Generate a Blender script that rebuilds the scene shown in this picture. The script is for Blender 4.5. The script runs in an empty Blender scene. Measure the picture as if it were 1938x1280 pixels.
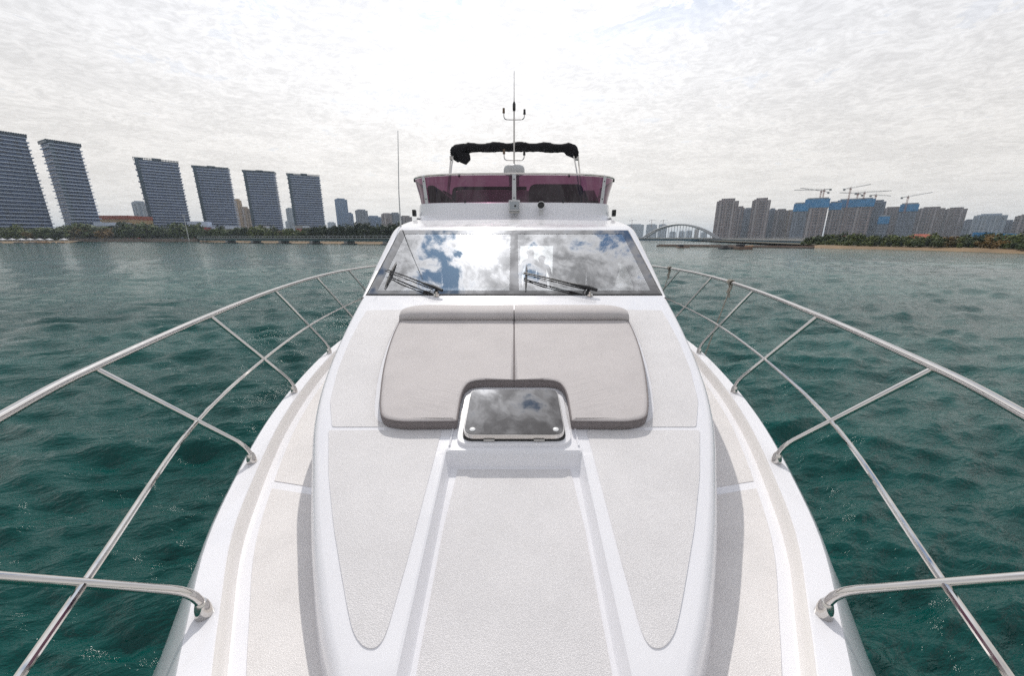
import bpy, bmesh, math, random
import numpy as np
from mathutils import Vector, Matrix
from mathutils.geometry import tessellate_polygon

random.seed(7)
rng = np.random.default_rng(11)
R = math.radians
scene = bpy.context.scene
C = scene.collection

# ------------------------------------------------------------------ camera
CAM_H = 3.5
FOCAL = 700.0 / 1938.0 * 36.0          # ultra wide lens
PITCH = math.atan(190 / 700.0)
cam_d = bpy.data.cameras.new('camera')
cam_d.lens = FOCAL
cam_d.sensor_width = 36.0
cam_d.shift_x = -4 / 1938.0
cam_d.clip_start = 0.05
cam_d.clip_end = 20000
cam = bpy.data.objects.new('camera', cam_d)
cam.location = (0, 0, CAM_H)
cam.rotation_euler = (math.pi / 2 - PITCH, 0, 0)
C.objects.link(cam)
scene.camera = cam

# ------------------------------------------------------------------ light
SUN_EL, SUN_AZ = R(45), R(-6)          # azimuth measured from +Y towards +X
sun_dir = Vector((math.sin(SUN_AZ) * math.cos(SUN_EL), math.cos(SUN_AZ) * math.cos(SUN_EL), math.sin(SUN_EL)))
sl = bpy.data.lights.new('sun', 'SUN')
sl.energy = 2.2
sl.angle = R(0.8)
sl.color = (1.0, 0.95, 0.88)
so = bpy.data.objects.new('sun', sl)
so.rotation_euler = sun_dir.to_track_quat('Z', 'Y').to_euler()
so.location = (0, 0, 60)
C.objects.link(so)

scene.view_settings.view_transform = 'Standard'
scene.view_settings.look = 'None'
scene.view_settings.exposure = 0.12
scene.view_settings.gamma = 1.0
scene.cycles.caustics_reflective = False
scene.cycles.caustics_refractive = False
scene.cycles.use_denoising = False
scene.cycles.sample_clamp_direct = 5.0
scene.cycles.sample_clamp_indirect = 4.0


class NT:
    """small helper for node trees"""
    def __init__(self, nt):
        self.nt = nt

    def n(self, t, **kw):
        nd = self.nt.nodes.new(t)
        for k, v in kw.items():
            setattr(nd, k, v)
        return nd

    def set(self, sock, val):
        if isinstance(val, bpy.types.NodeSocket):
            self.nt.links.new(val, sock)
        else:
            sock.default_value = val

    def math(self, op, a, b=None, c=None, clamp=False):
        m = self.n('ShaderNodeMath', operation=op, use_clamp=clamp)
        self.set(m.inputs[0], a)
        if b is not None:
            self.set(m.inputs[1], b)
        if c is not None:
            self.set(m.inputs[2], c)
        return m.outputs[0]

    def vmath(self, op, a, b=None, out=0):
        m = self.n('ShaderNodeVectorMath', operation=op)
        self.set(m.inputs[0], a)
        if b is not None:
            if op == 'SCALE':
                self.set(m.inputs['Scale'], b)
            else:
                self.set(m.inputs[1], b)
        return m.outputs['Value'] if out else m.outputs[0]

    def noise(self, vec, scale, detail=2, rough=0.5, dist=0.0):
        m = self.n('ShaderNodeTexNoise')
        if vec is not None:
            self.set(m.inputs['Vector'], vec)
        m.inputs['Scale'].default_value = scale
        m.inputs['Detail'].default_value = detail
        m.inputs['Roughness'].default_value = rough
        m.inputs['Distortion'].default_value = dist
        return m.outputs['Fac']

    def ramp(self, val, a, b, lo=0.0, hi=1.0, smooth=True):
        m = self.n('ShaderNodeMapRange', interpolation_type='SMOOTHSTEP' if smooth else 'LINEAR')
        self.set(m.inputs[0], val)
        m.inputs[1].default_value = a
        m.inputs[2].default_value = b
        m.inputs[3].default_value = lo
        m.inputs[4].default_value = hi
        return m.outputs[0]

    def mix(self, f, a, b):
        m = self.n('ShaderNodeMix', data_type='RGBA')
        self.set(m.inputs[0], f)
        self.set(m.inputs[6], a)
        self.set(m.inputs[7], b)
        return m.outputs[2]

    def sep(self, v):
        m = self.n('ShaderNodeSeparateXYZ')
        self.set(m.inputs[0], v)
        return m.outputs

    def comb(self, x, y, z):
        m = self.n('ShaderNodeCombineXYZ')
        for i, q in enumerate((x, y, z)):
            self.set(m.inputs[i], q)
        return m.outputs[0]


# ------------------------------------------------------------------ sky
world = bpy.data.worlds.new('World')
scene.world = world
world.use_nodes = True
W = NT(world.node_tree)
for nd in list(world.node_tree.nodes):
    world.node_tree.nodes.remove(nd)
w_out = W.n('ShaderNodeOutputWorld')
bg = W.n('ShaderNodeBackground')
world.node_tree.links.new(bg.outputs[0], w_out.inputs[0])
SKY_STRENGTH = 0.1
SKY_OFF = (0.32, 8.27)
bg.inputs[1].default_value = SKY_STRENGTH
sky = W.n('ShaderNodeTexSky', sky_type='NISHITA')
sky.sun_disc = False
sky.sun_elevation = SUN_EL
sky.sun_rotation = SUN_AZ
sky.air_density = 1.2
sky.dust_density = 0.6
sky.ozone_density = 2.0
tc = W.n('ShaderNodeTexCoord')
dirv = W.vmath('NORMALIZE', tc.outputs['Generated'])
dx, dy, dz = W.sep(dirv)
zc = W.math('MAXIMUM', dz, 0.0)
den = W.math('ADD', zc, 0.07)
q = W.comb(W.math('DIVIDE', dx, den), W.math('MULTIPLY', W.math('DIVIDE', dy, den), 1.0), 0.0)
q = W.vmath('ADD', q, (SKY_OFF[0], SKY_OFF[1], 0.0))
warp = W.n('ShaderNodeTexNoise')
W.set(warp.inputs['Vector'], q)
warp.inputs['Scale'].default_value = 2.6
warp.inputs['Detail'].default_value = 4
wq = W.vmath('ADD', q, W.vmath('SCALE', W.vmath('SUBTRACT', warp.outputs['Color'], (0.5, 0.5, 0.5)), 0.30))
n_big = W.noise(wq, 1.6, 2, 0.5)
n_mid = W.noise(wq, 6.0, 12, 0.64, 0.25)
n_cell = W.noise(wq, 15.0, 9, 0.62, 0.2)
dens = W.math('ADD', W.math('MULTIPLY', n_big, 0.40), W.math('ADD', W.math('MULTIPLY', n_mid, 0.46), W.math('MULTIPLY', n_cell, 0.22)))
low = W.ramp(dz, 0.04, 0.50, 1.0, 0.0)                    # towards the horizon the layers overlap
cover = W.ramp(W.math('ADD', dens, W.math('MULTIPLY', low, 0.10)), 0.448, 0.520)
veil = W.ramp(dz, 0.36, 0.62, 0.90, 0.03)                  # thin high cirrus, denser along low sight lines
cover = W.math('MAXIMUM', cover, veil)
sd = W.math('MAXIMUM', W.vmath('DOT_PRODUCT', dirv, tuple(sun_dir), out=1), 0.0)
glow = W.math('ADD', W.math('MULTIPLY', W.math('POWER', sd, 6.0), 0.52),
              W.math('ADD', W.math('MULTIPLY', W.math('POWER', sd, 70.0), 1.2), W.math('MULTIPLY', W.math('POWER', sd, 700.0), 5.0)))
thick = W.ramp(dens, 0.48, 0.61, 1.08, 0.42)               # backlit: thin edges bright, thick cores grey
flat = W.ramp(dz, 0.36, 0.70, 0.84, 0.0)
thick = W.math('ADD', W.math('MULTIPLY', thick, W.math('SUBTRACT', 1.0, flat)), W.math('MULTIPLY', flat, 1.0))
rip = W.noise(W.vmath('MULTIPLY', wq, (1.0, 1.25, 1.0)), 24.0, 4, 0.55, 0.0)   # small ripples of the cloud sheet
thick = W.math('MULTIPLY', thick, W.ramp(rip, 0.34, 0.66, 0.93, 1.06))
lum = W.math('MULTIPLY', thick, W.math('ADD', 0.79, glow))
lum = W.math('DIVIDE', lum, SKY_STRENGTH)
ccol = W.mix(low, (0.975, 0.985, 1.025, 1), (1.04, 1.0, 0.95, 1))
ccol = W.vmath('SCALE', ccol, lum)
skyc = W.vmath('MULTIPLY', sky.outputs[0], (0.40, 0.64, 0.86))
fin = W.mix(cover, skyc, ccol)
W.set(bg.inputs[0], fin)

# ------------------------------------------------------------------ materials
MATS = {}


def mat(name):
    m = bpy.data.materials.new(name)
    m.use_nodes = True
    for nd in list(m.node_tree.nodes):
        m.node_tree.nodes.remove(nd)
    t = NT(m.node_tree)
    out = t.n('ShaderNodeOutputMaterial')
    MATS[name] = m
    return m, t, out


def pbr(name, col, rough=0.5, metal=0.0, var=0.06, vscale=3.0, bump=0.0, bscale=60.0, coat=0.0, ior=1.5, rvar=0.0, coords='pos'):
    m, t, out = mat(name)
    b = t.n('ShaderNodeBsdfPrincipled')
    m.node_tree.links.new(b.outputs[0], out.inputs[0])
    pos = t.n('ShaderNodeNewGeometry').outputs['Position'] if coords == 'pos' else t.n('ShaderNodeTexCoord').outputs['Object']
    nz = t.noise(pos, vscale, 5, 0.6)
    f = t.ramp(nz, 0.3, 0.7, 1 - var, 1 + var, smooth=False)
    cc = t.vmath('SCALE', (col[0], col[1], col[2]), f)
    t.set(b.inputs['Base Color'], cc)
    b.inputs['Metallic'].default_value = metal
    if rvar:
        t.set(b.inputs['Roughness'], t.ramp(t.noise(pos, vscale * 4, 4, 0.6), 0.3, 0.7, max(0.01, rough - rvar), rough + rvar, smooth=False))
    else:
        b.inputs['Roughness'].default_value = rough
    b.inputs['IOR'].default_value = ior
    if coat:
        b.inputs['Coat Weight'].default_value = coat
        b.inputs['Coat Roughness'].default_value = 0.05
    if bump:
        bp = t.n('ShaderNodeBump')
        bp.inputs['Strength'].default_value = bump
        bp.inputs['Distance'].default_value = 1.0 / bscale
        t.set(bp.inputs['Height'], t.noise(pos, bscale, 3, 0.6))
        t.set(b.inputs['Normal'], bp.outputs[0])
    return m


pbr('gelcoat', (0.81, 0.805, 0.835), 0.24, var=0.025, vscale=2.0, coat=0.35, rvar=0.05)
pbr('gelcoat_shaded', (0.735, 0.71, 0.69), 0.35, var=0.04, vscale=2.0)  # gelcoat toned down to carry the shading of the inner bulwark face
pbr('hull_paint', (0.72, 0.73, 0.75), 0.2, var=0.03, vscale=0.8, coat=0.4)
pbr('steel', (0.63, 0.605, 0.575), 0.06, 1.0, var=0.05, vscale=6, rvar=0.04)
pbr('steel_dark', (0.42, 0.41, 0.40), 0.25, 1.0, var=0.08, vscale=8)
pbr('black_plastic', (0.012, 0.012, 0.013), 0.35, var=0.1)
pbr('rubber', (0.02, 0.02, 0.021), 0.6, var=0.15, vscale=20)
pbr('canvas', (0.011, 0.010, 0.013), 0.9, var=0.3, vscale=5, bump=0.4, bscale=25)
pbr('seat_vinyl', (0.10, 0.095, 0.10), 0.55, var=0.08)
pbr('seat_pale', (0.55, 0.53, 0.52), 0.5, var=0.05)
pbr('dome_white', (0.55, 0.55, 0.55), 0.4, var=0.04)
pbr('interior_white', (0.62, 0.61, 0.60), 0.6, var=0.04)
pbr('interior_wood', (0.16, 0.10, 0.06), 0.4, var=0.2, vscale=8)
pbr('floor_teak', (0.22, 0.15, 0.09), 0.5, var=0.2, vscale=9)
pbr('rope', (0.36, 0.33, 0.28), 0.9, var=0.35, vscale=90, bump=0.8, bscale=160)
pbr('lens', (0.30, 0.33, 0.36), 0.06, 0.6)
pbr('knob', (0.82, 0.82, 0.82), 0.3)
pbr('screw', (0.45, 0.45, 0.45), 0.3, 1.0)
pbr('gasket', (0.03, 0.03, 0.03), 0.6)
pbr('hatch_glass', (0.03, 0.025, 0.025), 0.01, ior=2.05, var=0.02)
pbr('frit', (0.03, 0.026, 0.028), 0.03, ior=2.3, var=0.05)

# anti-slip gelcoat: pressed diamond pattern
m, t, out = mat('nonskid')
b = t.n('ShaderNodeBsdfPrincipled')
m.node_tree.links.new(b.outputs[0], out.inputs[0])
pos = t.n('ShaderNodeNewGeometry').outputs['Position']
px, py, pz = t.sep(pos)
vor = t.n('ShaderNodeTexVoronoi')
t.set(vor.inputs['Vector'], pos)
vor.inputs['Scale'].default_value = 250
vor.inputs['Randomness'].default_value = 1.0
dia = t.ramp(vor.outputs['Distance'], 0.1, 0.75, 1.0, 0.0)
grain = t.noise(pos, 260, 2, 0.6)
blot = t.noise(pos, 2.2, 4, 0.6)
dirt = t.ramp(t.noise(pos, 7, 8, 0.75), 0.45, 0.8, 1.0, 0.93)
v = t.math('MULTIPLY', t.math('ADD', t.math('MULTIPLY', dia, 0.24), t.math('ADD', t.math('MULTIPLY', grain, 0.12), 0.77)), t.math('MULTIPLY', dirt, t.ramp(blot, 0.3, 0.7, 0.96, 1.04)))
oi = t.n('ShaderNodeAttribute', attribute_type='OBJECT', attribute_name='warm')
t.set(b.inputs['Base Color'], t.vmath('SCALE', t.mix(oi.outputs['Fac'], (0.765, 0.745, 0.75, 1), (0.79, 0.762, 0.752, 1)), v))
b.inputs['Roughness'].default_value = 0.62
bp = t.n('ShaderNodeBump')
bp.inputs['Strength'].default_value = 0.5
bp.inputs['Distance'].default_value = 0.0015
t.set(bp.inputs['Height'], dia)
t.set(b.inputs['Normal'], bp.outputs[0])

# cushion fabric
m, t, out = mat('cushion_fabric')
b = t.n('ShaderNodeBsdfPrincipled')
m.node_tree.links.new(b.outputs[0], out.inputs[0])
pos = t.n('ShaderNodeNewGeometry').outputs['Position']
px, py, pz = t.sep(pos)
weave = t.math('MULTIPLY', t.math('SINE', t.math('MULTIPLY', px, 1900.0)), t.math('SINE', t.math('MULTIPLY', py, 1900.0)))
nz = t.noise(pos, 3.0, 5, 0.6)
fine = t.noise(pos, 190, 2, 0.6)
v = t.math('MULTIPLY', t.ramp(nz, 0.3, 0.7, 0.95, 1.05), t.math('ADD', 0.93, t.math('MULTIPLY', fine, 0.14)))
t.set(b.inputs['Base Color'], t.vmath('SCALE', (0.52, 0.485, 0.48), v))
b.inputs['Roughness'].default_value = 0.75
b.inputs['Sheen Weight'].default_value = 0.15
bp = t.n('ShaderNodeBump')
bp.inputs['Strength'].default_value = 0.35
bp.inputs['Distance'].default_value = 0.01
axx = t.math('ABSOLUTE', px)
dd = t.vmath('LENGTH', t.vmath('SUBTRACT', t.comb(axx, py, 0.0), (0.47, 2.21, 0.0)), out=1)
msk = t.ramp(dd, 0.04, 0.30, 1.0, 0.0)
wr = t.noise(t.vmath('MULTIPLY', t.comb(axx, t.math('ADD', py, t.math('MULTIPLY', axx, -0.35)), 0.0), (2.5, 26.0, 1.0)), 1.0, 3, 0.6, 0.5)
t.set(bp.inputs['Height'], t.math('ADD', t.math('MULTIPLY', t.math('MULTIPLY', wr, msk), 1.6), t.math('ADD', t.math('MULTIPLY', t.noise(pos, 5.5, 4, 0.55, 0.6), 1.0), t.math('MULTIPLY', weave, 0.02))))
t.set(b.inputs['Normal'], bp.outputs[0])

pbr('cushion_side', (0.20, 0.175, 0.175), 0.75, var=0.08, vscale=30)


def glassmat(name, tint, refl, rough=0.0, rcol=(1, 1, 1)):
    m, t, out = mat(name)
    tr = t.n('ShaderNodeBsdfTransparent')
    tr.inputs[0].default_value = (*tint, 1)
    gl = t.n('ShaderNodeBsdfGlossy')
    gl.inputs[0].default_value = (*rcol, 1)
    gl.inputs['Roughness'].default_value = rough
    mx = t.n('ShaderNodeMixShader')
    lw = t.n('ShaderNodeLayerWeight')
    lw.inputs[0].default_value = 0.5
    f = t.math('ADD', t.math('MULTIPLY', t.math('POWER', lw.outputs['Facing'], 5.0), 1.0 - refl), refl, clamp=True)
    t.set(mx.inputs[0], f)
    m.node_tree.links.new(tr.outputs[0], mx.inputs[1])
    m.node_tree.links.new(gl.outputs[0], mx.inputs[2])
    m.node_tree.links.new(mx.outputs[0], out.inputs[0])
    return m


glassmat('windshield_glass', (0.86, 0.89, 0.90), 0.36)
glassmat('side_glass', (0.10, 0.11, 0.12), 0.12)
glassmat('purple_acrylic', (0.13, 0.050, 0.092), 0.045)
glassmat('clear_cover', (0.85, 0.87, 0.88), 0.10)

# water
m, t, out = mat('sea_water')
b = t.n('ShaderNodeBsdfPrincipled')
m.node_tree.links.new(b.outputs[0], out.inputs[0])
pos = t.n('ShaderNodeNewGeometry').outputs['Position']
big = t.noise(t.vmath('MULTIPLY', pos, (0.05, 0.09, 1)), 1.0, 3, 0.6)
t.set(b.inputs['Base Color'], t.mix(t.ramp(big, 0.35, 0.65), (0.0015, 0.050, 0.045, 1), (0.002, 0.078, 0.069, 1)))
b.inputs['Roughness'].default_value = 0.09
b.inputs['IOR'].default_value = 1.333
b.inputs['Specular IOR Level'].default_value = 0.36
bp = t.n('ShaderNodeBump')
bp.inputs['Strength'].default_value = 1.0
bp.inputs['Distance'].default_value = 0.085
sv = t.vmath('MULTIPLY', t.vmath('ADD', pos, t.comb(0.0, t.math('MULTIPLY', t.sep(pos)[0], -0.25), 0.0)), (0.62, 1.45, 1.0))
h = t.math('ADD', t.math('MULTIPLY', t.noise(sv, 2.2, 4, 0.6, 0.5), 0.75),
           t.math('ADD', t.math('MULTIPLY', t.noise(sv, 6.5, 4, 0.62, 0.5), 0.46), t.math('MULTIPLY', t.noise(sv, 0.9, 3, 0.6, 0.4), 0.8)))
h = t.math('ADD', h, t.math('MULTIPLY', t.noise(sv, 17.0, 3, 0.6, 0.3), 0.10))
t.set(bp.inputs['Height'], h)
t.set(b.inputs['Normal'], bp.outputs[0])

# land, sand, leaves
pbr('sand', (0.22, 0.15, 0.085), 0.95, var=0.25, vscale=0.12)
pbr('land', (0.10, 0.09, 0.06), 0.95, var=0.3, vscale=0.05)
pbr('mud_bank', (0.20, 0.155, 0.13), 0.9, var=0.35, vscale=0.3)
pbr('bark', (0.07, 0.055, 0.04), 0.9, var=0.2)
pbr('concrete', (0.30, 0.30, 0.30), 0.85, var=0.12, vscale=0.2)
pbr('concrete_pale', (0.46, 0.45, 0.44), 0.85, var=0.12, vscale=0.2)
pbr('rock_brown', (0.27, 0.16, 0.09), 0.95, var=0.35, vscale=0.6)
pbr('rock_grey', (0.14, 0.13, 0.13), 0.95, var=0.3, vscale=0.6)
pbr('bridge_blue', (0.045, 0.14, 0.22), 0.6, var=0.15, vscale=0.15)
pbr('bridge_teal', (0.075, 0.135, 0.15), 0.65, var=0.15, vscale=0.15)
pbr('arch_steel', (0.33, 0.34, 0.36), 0.5, var=0.08)
pbr('roof_red', (0.36, 0.085, 0.045), 0.8, var=0.2, vscale=0.4)
pbr('wall_cream', (0.50, 0.42, 0.33), 0.85, var=0.1, vscale=0.2)
pbr('wall_ochre', (0.42, 0.29, 0.15), 0.85, var=0.1, vscale=0.1)
pbr('crane_red', (0.30, 0.11, 0.06), 0.6, var=0.1)
pbr('crane_grey', (0.22, 0.22, 0.22), 0.6, var=0.1)
pbr('net_blue', (0.008, 0.20, 0.46), 0.8, var=0.25, vscale=0.12)
pbr('barge_dark', (0.035, 0.032, 0.04), 0.7, var=0.2, vscale=0.3)
pbr('barge_brown', (0.20, 0.13, 0.10), 0.8, var=0.3, vscale=0.3)
pbr('tent_white', (0.62, 0.63, 0.66), 0.8, var=0.08)
pbr('sign_red', (0.34, 0.035, 0.035), 0.6, var=0.1)
pbr('lamp_white', (0.6, 0.6, 0.6), 0.5)


def leafmat(name, c1, c2):
    m, t, out = mat(name)
    b = t.n('ShaderNodeBsdfPrincipled')
    m.node_tree.links.new(b.outputs[0], out.inputs[0])
    pos = t.n('ShaderNodeNewGeometry').outputs['Position']
    oi = t.n('ShaderNodeObjectInfo').outputs['Random']
    f = t.math('ADD', t.math('MULTIPLY', t.noise(pos, 0.9, 3, 0.6), 0.8), t.math('MULTIPLY', oi, 0.45))
    t.set(b.inputs['Base Color'], t.mix(t.ramp(f, 0.3, 0.9), (*c1, 1), (*c2, 1)))
    b.inputs['Roughness'].default_value = 0.75


leafmat('leaf_green', (0.030, 0.055, 0.015), (0.10, 0.125, 0.030))
leafmat('leaf_dark', (0.014, 0.028, 0.014), (0.042, 0.062, 0.026))
leafmat('leaf_autumn', (0.06, 0.055, 0.012), (0.17, 0.10, 0.02))


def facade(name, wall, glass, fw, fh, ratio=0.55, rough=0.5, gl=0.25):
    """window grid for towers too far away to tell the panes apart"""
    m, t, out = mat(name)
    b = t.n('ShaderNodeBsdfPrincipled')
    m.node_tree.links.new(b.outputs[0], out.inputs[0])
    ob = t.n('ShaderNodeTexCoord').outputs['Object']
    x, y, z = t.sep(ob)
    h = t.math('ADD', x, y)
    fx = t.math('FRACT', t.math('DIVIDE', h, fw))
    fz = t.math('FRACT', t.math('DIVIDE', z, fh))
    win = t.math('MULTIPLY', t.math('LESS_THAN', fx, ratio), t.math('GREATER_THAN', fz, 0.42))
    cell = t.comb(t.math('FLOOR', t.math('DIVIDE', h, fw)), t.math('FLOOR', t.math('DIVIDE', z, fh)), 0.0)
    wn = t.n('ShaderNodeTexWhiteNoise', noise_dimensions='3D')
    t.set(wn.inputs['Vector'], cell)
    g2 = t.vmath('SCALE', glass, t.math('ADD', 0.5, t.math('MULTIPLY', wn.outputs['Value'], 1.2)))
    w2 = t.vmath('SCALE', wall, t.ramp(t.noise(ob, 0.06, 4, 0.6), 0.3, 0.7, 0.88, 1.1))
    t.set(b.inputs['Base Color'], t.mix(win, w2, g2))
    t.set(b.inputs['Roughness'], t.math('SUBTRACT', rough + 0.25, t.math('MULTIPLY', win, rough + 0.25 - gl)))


facade('facade_slab', (0.095, 0.138, 0.245), (0.013, 0.036, 0.10), 5.0, 3.43, 0.72)
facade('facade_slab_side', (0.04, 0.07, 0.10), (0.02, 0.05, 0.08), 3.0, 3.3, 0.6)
facade('facade_greybrown', (0.27, 0.21, 0.20), (0.035, 0.033, 0.05), 5.2, 6.2)
pbr('bay_pale', (0.34, 0.30, 0.30), 0.8, var=0.1, vscale=0.1)
facade('facade_brown', (0.25, 0.20, 0.185), (0.045, 0.040, 0.05), 5.0, 6.2)
facade('facade_greyblue', (0.19, 0.21, 0.26), (0.035, 0.055, 0.09), 5.4, 6.2)
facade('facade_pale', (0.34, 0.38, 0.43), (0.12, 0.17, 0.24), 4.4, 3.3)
facade('facade_blueglass', (0.10, 0.18, 0.33), (0.05, 0.10, 0.19), 3.2, 3.5, 0.75)
facade('facade_tan', (0.32, 0.23, 0.15), (0.12, 0.085, 0.06), 3.6, 3.1)
facade('facade_ochre', (0.45, 0.31, 0.17), (0.16, 0.10, 0.05), 5.0, 4.5, 0.5)
pbr('slab_white', (0.50, 0.575, 0.71), 0.7, var=0.08, vscale=0.1)


# ------------------------------------------------------------------ mesh helpers
class MB:
    def __init__(self):
        self.v, self.f = [], []

    def add(self, vs, fs):
        o = len(self.v)
        self.v += [tuple(p) for p in vs]
        self.f += [tuple(i + o for i in f) for f in fs]
        return self

    def box(self, x0, x1, y0, y1, z0, z1, M=None):
        vs = [(x, y, z) for z in (z0, z1) for y in (y0, y1) for x in (x0, x1)]
        if M is not None:
            vs = [tuple(M @ Vector(p)) for p in vs]
        return self.add(vs, [(0, 2, 3, 1), (4, 5, 7, 6), (0, 1, 5, 4), (2, 6, 7, 3), (0, 4, 6, 2), (1, 3, 7, 5)])

    def tube(self, pts, r, n=10, caps=True):
        pts = [Vector(p) for p in pts]
        rs = r if isinstance(r, (list, tuple)) else [r] * len(pts)
        up = None
        o = len(self.v)
        for i, p in enumerate(pts):
            d = (pts[min(i + 1, len(pts) - 1)] - pts[max(i - 1, 0)]).normalized()
            if up is None:
                a = Vector((0, 0, 1)) if abs(d.z) < 0.9 else Vector((1, 0, 0))
                up = (a - d * a.dot(d)).normalized()
            else:
                up = (up - d * up.dot(d)).normalized()
            s = d.cross(up)
            for k in range(n):
                an = 2 * math.pi * k / n
                self.v.append(tuple(p + (up * math.cos(an) + s * math.sin(an)) * rs[i]))
        for i in range(len(pts) - 1):
            for k in range(n):
                a, b2 = o + i * n + k, o + i * n + (k + 1) % n
                self.f.append((a, a + n, b2 + n, b2))
        if caps:
            self.f.append(tuple(o + k for k in range(n)))
            self.f.append(tuple(o + (len(pts) - 1) * n + k for k in reversed(range(n))))
        return self

    def grid(self, rows, close=False):
        """rows of equal length -> quads"""
        n = len(rows[0])
        o = len(self.v)
        for r_ in rows:
            self.v += [tuple(p) for p in r_]
        for i in range(len(rows) - 1):
            for k in range(n if close else n - 1):
                a, b2 = o + i * n + k, o + i * n + (k + 1) % n
                self.f.append((a, b2, b2 + n, a + n))
        return self

    def lathe(self, prof, c=(0, 0, 0), n=20, M=None):
        rows = []
        for r_, z in prof:
            row = []
            for k in range(n):
                a = 2 * math.pi * k / n
                p = Vector((r_ * math.cos(a), r_ * math.sin(a), z))
                if M is not None:
                    p = M @ p
                row.append(tuple(p + Vector(c)))
            rows.append(row)
        self.grid(rows, close=True)
        return self

    def slab(self, top, down):
        """closed slab: outline `top` (3-D points, in order), extruded by vector `down`"""
        n = len(top)
        top = [Vector(p) for p in top]
        bot = [p + Vector(down) for p in top]
        o = len(self.v)
        self.v += [tuple(p) for p in top] + [tuple(p) for p in bot]
        for tri in tessellate_polygon([top]):
            a, b2, c2 = tri
            nrm = (top[b2] - top[a]).cross(top[c2] - top[a])
            if nrm.dot(Vector(down)) > 0:
                b2, c2 = c2, b2
            self.f.append((o + a, o + b2, o + c2))
            self.f.append((o + n + a, o + n + c2, o + n + b2))
        for k in range(n):
            j = (k + 1) % n
            self.f.append((o + k, o + n + k, o + n + j, o + j))
        return self

    def mesh(self, name, mats, smooth=35, recalc=True):
        me = bpy.data.meshes.new(name)
        me.from_pydata(self.v, [], self.f)
        for mn in (mats if isinstance(mats, (list, tuple)) else [mats]):
            me.materials.append(MATS[mn])
        if recalc:
            bm = bmesh.new()
            bm.from_mesh(me)
            bmesh.ops.recalc_face_normals(bm, faces=bm.faces)
            bm.to_mesh(me)
            bm.free()
        if smooth:
            me.shade_smooth()
            me.set_sharp_from_angle(angle=R(smooth))
        me.update()
        return me

    def build(self, name, mats, parent=None, smooth=35, recalc=True, bevel=0.0, seg=3):
        o = bpy.data.objects.new(name, self.mesh(name, mats, smooth, recalc))
        C.objects.link(o)
        if parent is not None:
            o.parent = parent
        if bevel:
            md = o.modifiers.new('bevel', 'BEVEL')
            md.width = bevel
            md.segments = seg
            md.limit_method = 'ANGLE'
            md.angle_limit = R(40)
            md.harden_normals = False
        return o


def empty(name, loc=(0, 0, 0)):
    o = bpy.data.objects.new(name, None)
    o.location = loc
    o.empty_display_size = 0.2
    C.objects.link(o)
    return o


def tag(o, label=None, cat=None, group=None, kind=None):
    for k, val in (('label', label), ('category', cat), ('group', group), ('kind', kind)):
        if val:
            o[k] = val
    return o


def link_copy(src, parent=None):
    c = src.copy()
    C.objects.link(c)
    c.parent = parent
    return c


def interp(tab, y):
    xs = [p[0] for p in tab]
    return float(np.interp(y, xs, [p[1] for p in tab]))


def pchip(tab):
    """smooth monotone-ish interpolation through a table"""
    xs = np.array([p[0] for p in tab], float)
    ys = np.array([p[1] for p in tab], float)
    hs = np.diff(xs)
    dl = np.diff(ys) / hs
    ms = np.zeros_like(xs)
    ms[1:-1] = np.where(dl[:-1] * dl[1:] > 0, (hs[1:] * dl[:-1] + hs[:-1] * dl[1:]) / (hs[1:] + hs[:-1]), 0)
    ms[0], ms[-1] = dl[0], dl[-1]

    def f(x):
        x = min(max(x, xs[0]), xs[-1])
        i = min(int(np.searchsorted(xs, x, side='right')) - 1, len(hs) - 1)
        t_ = (x - xs[i]) / hs[i]
        h00 = 2 * t_**3 - 3 * t_**2 + 1
        h10 = t_**3 - 2 * t_**2 + t_
        h01 = -2 * t_**3 + 3 * t_**2
        h11 = t_**3 - t_**2
        return float(h00 * ys[i] + h10 * hs[i] * ms[i] + h01 * ys[i + 1] + h11 * hs[i] * ms[i + 1])
    return f


def spline(pts, per=8):
    """Catmull-Rom through points"""
    P_ = [Vector(p) for p in pts]
    P_ = [P_[0] * 2 - P_[1]] + P_ + [P_[-1] * 2 - P_[-2]]
    out_ = []
    for i in range(1, len(P_) - 2):
        a, b2, c2, d2 = P_[i - 1], P_[i], P_[i + 1], P_[i + 2]
        for k in range(per):
            t_ = k / per
            out_.append(0.5 * ((2 * b2) + (c2 - a) * t_ + (2 * a - 5 * b2 + 4 * c2 - d2) * t_**2 + (-a + 3 * b2 - 3 * c2 + d2) * t_**3))
    out_.append(P_[-2])
    return out_


# measuring from the photograph: a pixel of the 1938 x 1280 picture met with a plane z = z0 + k*Y
CP, SP = math.cos(PITCH), math.sin(PITCH)


def ray(u, v):
    a, b_ = (u - 973.0) / 700.0, (640.0 - v) / 700.0
    return a, CP + b_ * SP, b_ * CP - SP


def onplane(u, v, z0, k=0.0):
    a, y, z = ray(u, v)
    t_ = (z0 - CAM_H) / (z - k * y)
    return Vector((a * t_, y * t_, CAM_H + z * t_))


def at_y(u, v, Y):
    a, y, z = ray(u, v)
    t_ = Y / y
    return Vector((a * t_, Y, CAM_H + z * t_))


TK = 0.2126


def TZ(y):
    return 1.988 + TK * y


def T(u, v, o=0.0):
    return onplane(u, v, 1.988 + o, TK)


WB_Y, WB_Z, WK = 4.15, 2.872, 0.404


def WZ(y):
    return WB_Z + WK * (y - WB_Y)


def Wp(u, v, o=0.0):
    return onplane(u, v, WB_Z - WK * WB_Y + o, WK)


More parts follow.
